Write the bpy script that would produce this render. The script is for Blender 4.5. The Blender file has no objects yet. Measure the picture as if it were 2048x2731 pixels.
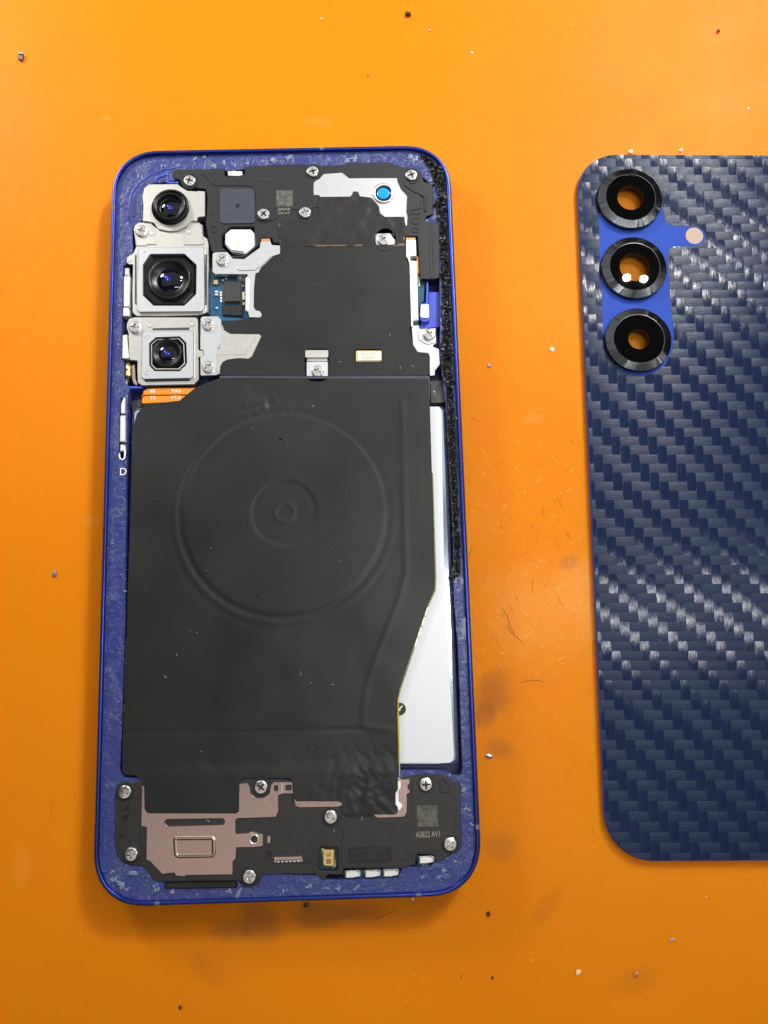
import bpy, bmesh, math, random
from mathutils import Vector, Matrix, noise
from mathutils.geometry import delaunay_2d_cdt
random.seed(7)
S = 0.001                                   # everything below is in millimetres; meshes are written in metres
sc = bpy.context.scene
col = sc.collection

# ------------------------------------------------------------------ camera
F = 2200.0                                  # focal length in photo pixels (2048 x 2731)
CAM = Vector((18.382, -32.125, 178.049))
RM = Matrix(((0.99955, -0.028166, 0.009885), (0.02618, 0.986283, 0.162977), (-0.01434, -0.162645, 0.98658)))
cd = bpy.data.cameras.new('camera')
cam = bpy.data.objects.new('camera', cd); col.objects.link(cam)
cam.matrix_world = Matrix.Translation(CAM * S) @ RM.transposed().to_4x4()
cd.sensor_fit = 'VERTICAL'; cd.sensor_height = 36.0; cd.lens = 36.0 * F / 2731.0
cd.clip_start = 0.005; cd.clip_end = 20.0
sc.camera = cam
sc.render.resolution_x, sc.render.resolution_y = 768, 1024

# ------------------------------------------------------------------ light of the workbench
w = bpy.data.worlds.new('World'); sc.world = w; w.use_nodes = True
w.node_tree.nodes['Background'].inputs[0].default_value = (0.95, 0.97, 1.0, 1)
w.node_tree.nodes['Background'].inputs[1].default_value = 0.04
def lamp(name, loc, target, size, power, colr=(1, 1, 1), shape='DISK', size_y=None, spread=180):
    l = bpy.data.lights.new(name, 'AREA'); l.shape = shape; l.size = size * S
    if size_y: l.size_y = size_y * S
    l.energy = power; l.color = colr; l.spread = math.radians(spread)
    o = bpy.data.objects.new(name, l); col.objects.link(o); o.location = Vector(loc) * S
    if target is None: return o                # faces straight down, long side along x
    d = (Vector(target) - Vector(loc)); o.rotation_euler = d.to_track_quat('-Z', 'Y').to_euler()
    return o
lamp('bench_lamp', (187.7, 200.8, 330), (50, 75, 0), 4.5, .035, (1, 0.97, 0.92), spread=64)
lamp('bench_lamp', (198.6, 199.7, 330), (50, 75, 0), 4.5, .035, (1, 0.97, 0.92), spread=64)
lamp('key_lamp', (320, 440, 440), (5, 75, 0), 110, .60, (1, 0.98, 0.94), spread=70)
lamp('window_panel', (-60, 240, 300), None, 440, 0.42, (0.97, 0.98, 1), 'RECTANGLE', 370)
lamp('side_lamp', (-200, 240, 160), (-40, 110, 0), 60, .35, (1, 0.97, 0.92), spread=120)
lamp('ceiling_tube', (300, -15, 450), None, 520, .55, (1, 1, 1), 'RECTANGLE', 16, spread=110)
lamp('fill_panel', (-20, -225, 430), (0, -60, 0), 420, .20, (1, 0.90, 0.84), 'RECTANGLE', 260)  # added warm fill so the lower rose steel has something bright to reflect
sc.view_settings.view_transform = 'Standard'; sc.view_settings.look = 'None'
sc.view_settings.exposure = -0.1; sc.view_settings.gamma = 1.0
sc.cycles.use_denoising = True
sc.cycles.max_bounces = 10; sc.cycles.transparent_max_bounces = 12

# ------------------------------------------------------------------ measuring: photo pixel -> point on the plane z
CR = {'A': (280, 380, 3.318), 'B': (720, 380, 3.0722), 'C': (280, 600, 3.318), 'D': (720, 780, 3.0722),
      'E': (240, 2020, 3.0722), 'F': (760, 2020, 3.0722), 'G': (1500, 380, 3.0274), 'H': (1520, 1400, 2.3523),
      'K': (320, 1040, 1.8033), 'L': (320, 1600, 1.8033), 'M': (960, 1650, 4.9167), 'N': (240, 680, 3.6867),
      'O': (240, 1080, 8.295), 'P': (1100, 1400, 4.425), 'X': (0, 0, 1.0), 'Y': (0, 0, 0.81006),
      'Q': (1180, 400, 2.212), 'R': (1180, 1400, 1.662), 'T': (1240, 2200, 2.0532), 'V': (200, 2350, 1.5952), 'W': (0, 0, 1.62), 'WW': (1024, 0, 1.62)}
RT = RM.transposed()
def U(x, y, z):
    d = RT @ Vector(((x - 1024) / F, -(y - 1365.5) / F, -1)); t = (z - CAM.z) / d.z
    p = CAM + d * t
    return (p.x, p.y)
def q(c, *pts):
    ox, oy, k = CR[c]
    return [(ox + x / k, oy + y / k) for x, y in pts]
def mm(px, z): return [U(x, y, z) for x, y in px]
def pt(c, x, y, z):
    a = q(c, (x, y))[0]; return U(a[0], a[1], z)

# ------------------------------------------------------------------ polygons
def area(l): return 0.5 * sum(l[i - 1][0] * l[i][1] - l[i][0] * l[i - 1][1] for i in range(len(l)))
def clean(l, e=0.02):
    o = []
    for p in l:
        if not o or math.dist(p, o[-1]) > e: o.append(p)
    if len(o) > 1 and math.dist(o[0], o[-1]) <= e: o.pop()
    return o if area(o) > 0 else o[::-1]
def fillet(l, r, n=4):
    if r <= 0: return l
    out = []
    for i, p in enumerate(l):
        a, b, c = Vector(l[i - 1]), Vector(p), Vector(l[(i + 1) % len(l)])
        u, v = a - b, c - b; lu, lv = u.length, v.length
        if lu < 1e-6 or lv < 1e-6: continue
        u /= lu; v /= lv
        ang = math.acos(max(-1, min(1, u.dot(v))))
        if ang > 3.0 or ang < 0.15: out.append(p); continue
        t = min(r / math.tan(ang / 2), 0.45 * lu, 0.45 * lv)
        p0, p1 = b + u * t, b + v * t
        for k in range(n + 1):
            s = k / n; m = p0 * (1 - s) ** 2 + b * 2 * s * (1 - s) + p1 * s * s
            out.append((m.x, m.y))
    return clean(out, 0.01)
def offset(l, d):
    out = []; n = len(l)
    for i in range(n):
        a, b, c = Vector(l[i - 1]), Vector(l[i]), Vector(l[(i + 1) % n])
        e0, e1 = (b - a).normalized(), (c - b).normalized()
        n0, n1 = Vector((-e0.y, e0.x)), Vector((-e1.y, e1.x))
        m = n0 + n1
        if m.length < 1e-6: m = n0
        m.normalize(); k = max(0.5, m.dot(n0))
        out.append((b.x + m.x * d / k, b.y + m.y * d / k))
    return out
def inside(p, l):
    x, y = p; r = False; j = len(l) - 1
    for i in range(len(l)):
        xi, yi = l[i]; xj, yj = l[j]
        if (yi > y) != (yj > y) and x < (xj - xi) * (y - yi) / (yj - yi) + xi: r = not r
        j = i
    return r
def dist_line(p, pl):
    P = Vector(p); best = 1e9
    for a, b in zip(pl, pl[1:]):
        A, B = Vector(a), Vector(b); d = B - A; t = max(0, min(1, (P - A).dot(d) / max(d.length_squared, 1e-9)))
        best = min(best, (P - A - d * t).length)
    return best
def circle(c, r, n=32, ph=0): return [(c[0] + r * math.cos(2 * math.pi * k / n + ph), c[1] + r * math.sin(2 * math.pi * k / n + ph)) for k in range(n)]
def rrect(c, w_, h_, r, n=8):
    x, y = w_ / 2, h_ / 2; out = []
    for sx, sy, a0 in ((1, 1, 0), (-1, 1, 90), (-1, -1, 180), (1, -1, 270)):
        for k in range(n + 1):
            a = math.radians(a0 + 90 * k / n)
            out.append((c[0] + sx * (x - r) + r * math.cos(a), c[1] + sy * (y - r) + r * math.sin(a)))
    return out
def cdt(loops, step=None, seed=0):
    """triangulate loops[0] minus loops[1:]; with step, fill the inside with a jittered grid"""
    vs, es = [], []
    for l in loops:
        b = len(vs); vs += [Vector(p) for p in l]; n = len(l)
        es += [(b + i, b + (i + 1) % n) for i in range(n)]
    if step:
        xs = [p[0] for p in loops[0]]; ys = [p[1] for p in loops[0]]
        y = min(ys); k = 0
        while y < max(ys):
            x = min(xs) + (step * .5 if k % 2 else 0)
            while x < max(xs):
                if inside((x, y), loops[0]) and not any(inside((x, y), h) for h in loops[1:]): vs.append(Vector((x, y)))
                x += step
            y += step * .87; k += 1
    v, e, f, *_ = delaunay_2d_cdt(vs, es, [], 0, 1e-5)
    ff = []
    for t in f:
        c = (sum(v[i].x for i in t) / len(t), sum(v[i].y for i in t) / len(t))
        if inside(c, loops[0]) and not any(inside(c, h) for h in loops[1:]): 
            t = list(t)
            if area([tuple(v[i]) for i in t]) < 0: t.reverse()
            ff.append(t)
    return [tuple(p) for p in v], ff

# ------------------------------------------------------------------ objects
def root_of(o):
    while o.parent: o = o.parent
    return o
def obj(name, vs, fs, m, parent=None, smooth=False, kind=None, mats=None, fm=None):
    off = root_of(parent).location if parent else Vector((0, 0, 0))
    me = bpy.data.meshes.new(name)
    me.from_pydata([(v[0] * S - off.x, v[1] * S - off.y, v[2] * S - off.z) for v in vs], [], fs)
    if fm is not None:
        me.polygons.foreach_set('material_index', fm)
    for x in (mats or [m]): me.materials.append(x)
    if smooth: me.polygons.foreach_set('use_smooth', [True] * len(me.polygons))
    me.update()
    o = bpy.data.objects.new(name, me); col.objects.link(o)
    if parent: o.parent = parent
    if kind: o['kind'] = kind
    return o
def thing(name, label, cat, loc=(0, 0, 0), group=None):
    o = bpy.data.objects.new(name, None); col.objects.link(o); o.location = Vector(loc) * S
    o.empty_display_size = 0.01
    o['label'] = label; o['category'] = cat
    if group: o['group'] = group
    return o
def tag(o, label, cat, group=None):
    o['label'] = label; o['category'] = cat
    if group: o['group'] = group
    return o
class MB:
    def __init__(s): s.v, s.f = [], []
    def add(s, v, f):
        b = len(s.v); s.v += v; s.f += [[i + b for i in t] for t in f]
    def plate(s, loop, z0, z1, bev=0.08, holes=()):
        loop = clean(loop); holes = [clean(h)[::-1] for h in holes]
        bev = min(bev, (z1 - z0) * .8)
        tops = [offset(loop, bev)] + [offset(h, bev) for h in holes]
        v2, f2 = cdt([tops[0]] + [h[::-1] for h in tops[1:]])
        s.add([(x, y, z1) for x, y in v2], f2)
        for l, t in zip([loop] + holes, tops):
            n = len(l)
            vv = [(x, y, z1) for x, y in t] + [(x, y, z1 - bev) for x, y in l] + [(x, y, z0) for x, y in l]
            ff = []
            for i in range(n):
                j = (i + 1) % n
                ff += [[n + i, n + j, j, i], [2 * n + i, 2 * n + j, n + j, n + i]]
            s.add(vv, ff)
        return s
    def lathe(s, c, prof, n=40, close_top=False):
        vv, ff = [], []
        for r, z in prof: vv += [(c[0] + r * math.cos(2 * math.pi * k / n), c[1] + r * math.sin(2 * math.pi * k / n), z) for k in range(n)]
        for a in range(len(prof) - 1):
            for k in range(n):
                j = (k + 1) % n; ff.append([a * n + k, a * n + j, (a + 1) * n + j, (a + 1) * n + k])
        if close_top: ff.append([(len(prof) - 1) * n + k for k in range(n)])
        s.add(vv, ff); return s
    def tube(s, pts, r, n=5):
        vv, ff = [], []; m = len(pts)
        for i, p in enumerate(pts):
            p = Vector(p); d = (Vector(pts[min(i + 1, m - 1)]) - Vector(pts[max(i - 1, 0)])).normalized()
            u = d.cross(Vector((0, 0, 1)));
            if u.length < 1e-4: u = Vector((1, 0, 0))
            u.normalize(); w_ = d.cross(u)
            rr = r * (0.6 if i in (0, m - 1) else 1)
            vv += [tuple(p + (u * math.cos(2 * math.pi * k / n) + w_ * math.sin(2 * math.pi * k / n)) * rr) for k in range(n)]
        for i in range(m - 1):
            for k in range(n):
                j = (k + 1) % n; ff.append([i * n + k, i * n + j, (i + 1) * n + j, (i + 1) * n + k])
        ff += [list(range(n))[::-1], [(m - 1) * n + k for k in range(n)]]
        s.add(vv, ff); return s
    def lump(s, c, r, seed, flat=0.6, n=1, long=1):
        b = bmesh.new(); bmesh.ops.create_icosphere(b, subdivisions=n, radius=1)
        rd = random.Random(seed); sx, sy = rd.uniform(.6, 1.25) * long, rd.uniform(.6, 1.25); a = rd.uniform(0, 6.28)
        b.verts.ensure_lookup_table(); vv = []
        for v in b.verts:
            k = rd.uniform(.6, 1.2); x, y = v.co.x * sx * k, v.co.y * sy * k
            vv.append((c[0] + r * (x * math.cos(a) - y * math.sin(a)), c[1] + r * (x * math.sin(a) + y * math.cos(a)), c[2] + r * flat * (v.co.z * k + .7)))
        ff = [[v.index for v in f.verts] for f in b.faces]; b.free()
        s.add(vv, ff); return s
    def build(s, name, m, parent=None, smooth=False, kind=None): return obj(name, s.v, s.f, m, parent, smooth, kind)
def plate(name, m, px, z0, z1, parent, holes=(), bev=0.08, r=0.15, hr=None, label=None):
    o = MB().plate(fillet(clean(mm(px, z1)), r), z0, z1, bev, [fillet(clean(mm(h, z1)), hr if hr is not None else r) for h in holes]).build(name, m, parent)
    if label: o['label'] = label
    return o
def sheet(name, m, loops, zf, parent, step=0.5, skirt=0.25, smooth=True, kind=None):
    """a skin over a polygon whose height follows zf(x, y)"""
    loops = [clean(loops[0])] + [clean(h) for h in loops[1:]]
    dl = []
    for l in loops:                                   # resample the rim so that it bends with the skin
        o = []
        for i, a in enumerate(l):
            b = l[(i + 1) % len(l)]; n = max(1, int(math.dist(a, b) / step))
            o += [(a[0] + (b[0] - a[0]) * k / n, a[1] + (b[1] - a[1]) * k / n) for k in range(n)]
        dl.append(o)
    v2, f2 = cdt(dl, step)
    vs = [(x, y, zf(x, y)) for x, y in v2]; fs = f2
    b = MB(); b.add(vs, fs)
    for i, l in enumerate(dl):
        l = l if i == 0 else l[::-1]; n = len(l)
        b.add([(x, y, zf(x, y)) for x, y in l] + [(x, y, zf(x, y) - skirt) for x, y in l], [[n + k, n + (k + 1) % n, (k + 1) % n, k] for k in range(n)])
    return b.build(name, m, parent, smooth, kind)
def text(s, c, h, z, m, parent, name='printed_text', sx=1.0, rot=0, spacing=1.0):
    cu = bpy.data.curves.new('text', 'FONT'); cu.body = s; cu.size = 1; cu.align_x = 'CENTER'; cu.align_y = 'CENTER'; cu.resolution_u = 3
    cu.space_character = spacing; cu.extrude = 0.02
    t = bpy.data.objects.new('text', cu)
    me = bpy.data.meshes.new_from_object(t)
    bpy.data.objects.remove(t); bpy.data.curves.remove(cu)
    k = h / 0.72; a = math.radians(rot); off = root_of(parent).location
    for v in me.vertices:
        x, y = v.co.x * k * sx, v.co.y * k
        v.co = ((c[0] + x * math.cos(a) - y * math.sin(a)) * S - off.x, (c[1] + x * math.sin(a) + y * math.cos(a)) * S - off.y, (z + v.co.z * k * .5) * S - off.z)
    me.materials.clear(); me.materials.append(m)
    o = bpy.data.objects.new(name, me); col.objects.link(o); o.parent = parent
    return o

# ------------------------------------------------------------------ materials
def mat(name, base, rough=0.5, metal=0.0, coat=0.0, spec=0.5, nse=None, bump=None, var=None, sss=None, aniso=None):
    """var = (scale per mm, amount, second colour); bump = (scale per mm, height in mm, detail)"""
    m = bpy.data.materials.new(name); m.use_nodes = True; nt = m.node_tree; b = nt.nodes['Principled BSDF']
    b.inputs['Base Color'].default_value = (*base, 1); b.inputs['Roughness'].default_value = rough; b.inputs['Metallic'].default_value = metal
    b.inputs['Coat Weight'].default_value = coat; b.inputs['Specular IOR Level'].default_value = spec
    tc = nt.nodes.new('ShaderNodeTexCoord')
    if var:
        n = nt.nodes.new('ShaderNodeTexNoise'); n.inputs['Scale'].default_value = var[0] * 1000; n.inputs['Detail'].default_value = 4
        nt.links.new(tc.outputs['Object'], n.inputs['Vector'])
        r = nt.nodes.new('ShaderNodeValToRGB'); r.color_ramp.elements[0].position = .5 - var[1]; r.color_ramp.elements[1].position = .5 + var[1]
        r.color_ramp.elements[0].color = (*base, 1); r.color_ramp.elements[1].color = (*var[2], 1)
        nt.links.new(n.outputs['Fac'], r.inputs['Fac']); nt.links.new(r.outputs['Color'], b.inputs['Base Color'])
        if nse:
            mr = nt.nodes.new('ShaderNodeMapRange'); mr.inputs['From Min'].default_value = .3; mr.inputs['From Max'].default_value = .7
            mr.inputs['To Min'].default_value = rough - nse; mr.inputs['To Max'].default_value = rough + nse
            nt.links.new(n.outputs['Fac'], mr.inputs['Value']); nt.links.new(mr.outputs['Result'], b.inputs['Roughness'])
    if bump:
        n = nt.nodes.new('ShaderNodeTexNoise'); n.inputs['Scale'].default_value = bump[0] * 1000; n.inputs['Detail'].default_value = bump[2] if len(bump) > 2 else 2
        if len(bump) > 3:
            mp = nt.nodes.new('ShaderNodeMapping'); mp.inputs['Scale'].default_value = bump[3]; mp.inputs['Rotation'].default_value = (0, 0, bump[4] if len(bump) > 4 else 0)
            nt.links.new(tc.outputs['Object'], mp.inputs['Vector']); nt.links.new(mp.outputs['Vector'], n.inputs['Vector'])
        else: nt.links.new(tc.outputs['Object'], n.inputs['Vector'])
        bp = nt.nodes.new('ShaderNodeBump'); bp.inputs['Distance'].default_value = bump[1] * S; bp.inputs['Strength'].default_value = 1
        nt.links.new(n.outputs['Fac'], bp.inputs['Height']); nt.links.new(bp.outputs['Normal'], b.inputs['Normal'])
    if sss:
        b.inputs['Subsurface Weight'].default_value = sss[0]; b.inputs['Subsurface Radius'].default_value = sss[1]; b.inputs['Subsurface Scale'].default_value = sss[2] * S
    return m
def thin_glass(name, tint=(1, 1, 1), rough=0.01, refl=1.0):
    m = bpy.data.materials.new(name); m.use_nodes = True; nt = m.node_tree; nt.nodes.clear()
    o = nt.nodes.new('ShaderNodeOutputMaterial'); mx = nt.nodes.new('ShaderNodeMixShader'); t = nt.nodes.new('ShaderNodeBsdfTransparent'); g = nt.nodes.new('ShaderNodeBsdfGlossy')
    t.inputs['Color'].default_value = (*tint, 1); g.inputs['Roughness'].default_value = rough; g.inputs['Color'].default_value = (refl * .75, refl, refl * .9, 1)
    fr = nt.nodes.new('ShaderNodeFresnel'); fr.inputs['IOR'].default_value = 1.45
    nt.links.new(fr.outputs[0], mx.inputs[0]); nt.links.new(t.outputs[0], mx.inputs[1]); nt.links.new(g.outputs[0], mx.inputs[2]); nt.links.new(mx.outputs[0], o.inputs['Surface'])
    return m
M = {}
M['rail'] = mat('blue_anodised_aluminium', (0.034, 0.058, 0.31), .30, .9, bump=(3, .004, 2))
M['blue'] = mat('blue_plastic', (0.045, 0.075, 0.42), .42)
M['blue_dark'] = mat('dark_blue_midframe', (0.012, 0.016, 0.10), .45)
M['pocket'] = mat('blue_pocket', (0.05, 0.085, 0.52), .35)
M['black'] = mat('black_shield_plastic', (0.011, 0.0115, 0.0125), .42, spec=.4, bump=(14, .006, 1), var=(9, .2, (0.015, 0.0155, 0.017)))
M['black2'] = mat('grained_black_plastic', (0.010, 0.0095, 0.009), .47, spec=.4, bump=(9, .02, 1), var=(10, .12, (0.035, 0.034, 0.032)))
M['void'] = mat('dark_recess', (0.006, 0.006, 0.008), .6)
M['gloss_black'] = mat('glossy_black', (0.006, 0.006, 0.007), .14)
M['soft_black'] = mat('satin_black', (0.006, 0.006, 0.007), .30, spec=.32)
M['graphite'] = mat('graphite_sheet', (0.013, 0.0145, 0.0148), .38, spec=.27, bump=(5, .006, 3), var=(.06, .16, (0.021, 0.0215, 0.0205)))
M['film'] = mat('dark_brown_film', (0.013, 0.012, 0.0115), .30, bump=(.5, .05, 2))
M['beige'] = mat('nickel_beige_steel', (0.68, 0.665, 0.615), .36, 1, bump=(12, .004, 1), var=(1.2, .25, (0.59, 0.575, 0.525)))
M['silver'] = mat('satin_steel', (0.82, 0.825, 0.825), .30, 1, bump=(8, .003, 1), var=(2, .3, (0.73, 0.735, 0.74)))
M['bright'] = mat('bright_steel', (0.86, 0.86, 0.84), .28, .9)
M['white_metal'] = mat('white_nickel', (0.84, 0.84, 0.81), .42, .65)
M['rose'] = mat('rose_steel', (0.62, 0.475, 0.42), .26, 1, bump=(14, .005, 1), var=(1.1, .3, (0.57, 0.42, 0.37)))
M['screw'] = mat('screw_steel', (0.74, 0.72, 0.70), .24, 1)
M['pcb'] = mat('blue_circuit_board', (0.006, 0.075, 0.17), .4)
M['teal'] = mat('teal_circuit_board', (0.004, 0.075, 0.12), .35)
M['chip'] = mat('chip_black', (0.022, 0.024, 0.022), .5)
M['resin'] = mat('olive_resin', (0.10, 0.11, 0.04), .3)
M['gold'] = mat('gold', (0.86, 0.62, 0.22), .30, 1)
M['mic_gold'] = mat('brushed_gold', (0.84, 0.64, 0.28), .34, .9)
M['pale_gold'] = mat('pale_gold_can', (0.93, 0.88, 0.70), .32, .8)
M['cream'] = mat('component_white', (0.75, 0.73, 0.66), .4)
M['copper'] = mat('copper', (0.75, 0.36, 0.16), .35, .8)
M['dull_copper'] = mat('dull_copper_foil', (0.22, 0.12, 0.07), .35, .7)
M['orange_flex'] = mat('orange_flex_film', (0.80, 0.27, 0.02), .28, .15)
M['white'] = mat('white_print', (0.85, 0.85, 0.84), .5)
M['etch'] = mat('laser_etch', (0.28, 0.265, 0.22), .55)
M['etch_patch'] = mat('pale_etched_patch', (0.10, 0.095, 0.08), .55, var=(1.3, .10, (0.05, 0.048, 0.042)))
M['etch_dark'] = mat('dark_moulded_text', (0.006, 0.006, 0.007), .5)
M['moulded'] = mat('moulded_text', (0.028, 0.027, 0.026), .5)
M['cell'] = mat('battery_label', (0.64, 0.66, 0.675), .36, .05)
M['cell_edge'] = mat('battery_pouch_edge', (0.55, 0.62, 0.70), .14, .9)
M['pad'] = mat('slate_mesh_pad', (0.017, 0.022, 0.033), .6, bump=(7, .02, 2), var=(1.6, .22, (0.032, 0.038, 0.052)))
M['lens'] = mat('coated_lens', (0.003, 0.003, 0.008), .06, 0, spec=.35)
M['lens_glint'] = mat('violet_lens_glint', (0.04, 0.05, 0.42), .12, .9)
M['cyan'] = mat('cyan_filter', (0.0, 0.30, 0.62), .15)
M['navy'] = mat('navy_ring', (0.006, 0.010, 0.05), .25)
M['led_white'] = mat('flash_diffuser', (0.88, 0.88, 0.84), .35)
M['led_yellow'] = mat('flash_phosphor', (0.86, 0.80, 0.52), .4)
M['glue'] = mat('torn_black_adhesive', (0.012, 0.012, 0.013), .30, spec=.8, bump=(3.2, .16, 4))
M['residue'] = mat('dried_adhesive', (0.16, 0.19, 0.29), .3, bump=(6, .05, 3))
M['grey_line'] = mat('grey_foil_edge', (0.06, 0.066, 0.085), .35, .3)
M['olive'] = mat('olive_flex_edge', (0.22, 0.24, 0.06), .4)
M['yellow'] = mat('yellow_flex_edge', (0.55, 0.42, 0.03), .4)
M['smoke'] = mat('smoky_plastic_film', (0.06, 0.06, 0.055), .2, bump=(.6, .3, 2))
M['cover'] = mat('lavender_blue_panel', (0.030, 0.072, 0.38), .60, spec=.06)
M['ring_black'] = mat('black_printed_glass', (0.002, 0.002, 0.002), .008, spec=.3)
M['speck_w'] = mat('white_crumb', (0.75, 0.68, 0.58), .5)
M['speck_d'] = mat('dark_crumb', (0.05, 0.022, 0.012), .5)
M['speck_s'] = mat('metal_shaving', (0.72, 0.72, 0.74), .14, .9)
M['fibre'] = mat('lint_fibre', (0.6, 0.58, 0.52), .6)
M['hair'] = mat('brown_scratch_fibre', (0.16, 0.055, 0.012), .6)

def clear_coat_shelf():
    """blue plastic smeared with dried glue: thickness patches of whitish film over the blue"""
    m = mat('glue_smeared_blue_plastic', (0.05, 0.08, 0.36), .35); nt = m.node_tree; b = nt.nodes['Principled BSDF']
    tc = nt.nodes.new('ShaderNodeTexCoord')
    L = nt.links.new
    def nz(scale, detail, dist):
        n = nt.nodes.new('ShaderNodeTexNoise'); n.inputs['Scale'].default_value = scale; n.inputs['Detail'].default_value = detail; n.inputs['Distortion'].default_value = dist; L(tc.outputs['Object'], n.inputs['Vector']); return n.outputs['Fac']
    def mr(v, a, b_, c=0, d=1):
        n = nt.nodes.new('ShaderNodeMapRange'); n.interpolation_type = 'SMOOTHSTEP'
        for k, x in zip(('From Min', 'From Max', 'To Min', 'To Max'), (a, b_, c, d)): n.inputs[k].default_value = x
        L(v, n.inputs['Value']); return n.outputs['Result']
    def op(o, x, y=None):
        n = nt.nodes.new('ShaderNodeMath'); n.operation = o; L(x, n.inputs[0])
        if isinstance(y, float): n.inputs[1].default_value = y
        elif y: L(y, n.inputs[1])
        return n.outputs[0]
    def mx(f, a, c):
        n = nt.nodes.new('ShaderNodeMix'); n.data_type = 'RGBA'; L(f, n.inputs[0])
        if isinstance(a, tuple): n.inputs[6].default_value = (*a, 1)
        else: L(a, n.inputs[6])
        n.inputs[7].default_value = (*c, 1); return n.outputs[2]
    where = mr(nz(170, 3, .6), .48, .64); skin = mr(nz(420, 4, 1.5), .45, .62)
    strand = mr(op('ABSOLUTE', op('SUBTRACT', nz(820, 3, 2.2), .5)), .05, .0)
    fleck = mr(nz(1700, 2, .5), .60, .72)
    w_ = op('MULTIPLY', strand, where); f_ = op('MULTIPLY', fleck, where)
    c = mx(op('MULTIPLY', skin, where), (0.030, 0.042, 0.175), (0.050, 0.068, 0.205))
    c = mx(op('MULTIPLY', w_, .24), c, (0.26, 0.31, 0.45)); c = mx(op('MULTIPLY', f_, .30), c, (0.34, 0.38, 0.48))
    L(c, b.inputs['Base Color'])
    hgt = op('ADD', op('ADD', skin, w_), f_)
    bp = nt.nodes.new('ShaderNodeBump'); bp.inputs['Distance'].default_value = .00007; bp.inputs['Strength'].default_value = .9
    L(hgt, bp.inputs['Height']); L(bp.outputs['Normal'], b.inputs['Normal'])
    L(mr(skin, 0, 1, .24, .42), b.inputs['Roughness'])
    return m
M['shelf'] = clear_coat_shelf()

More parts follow.
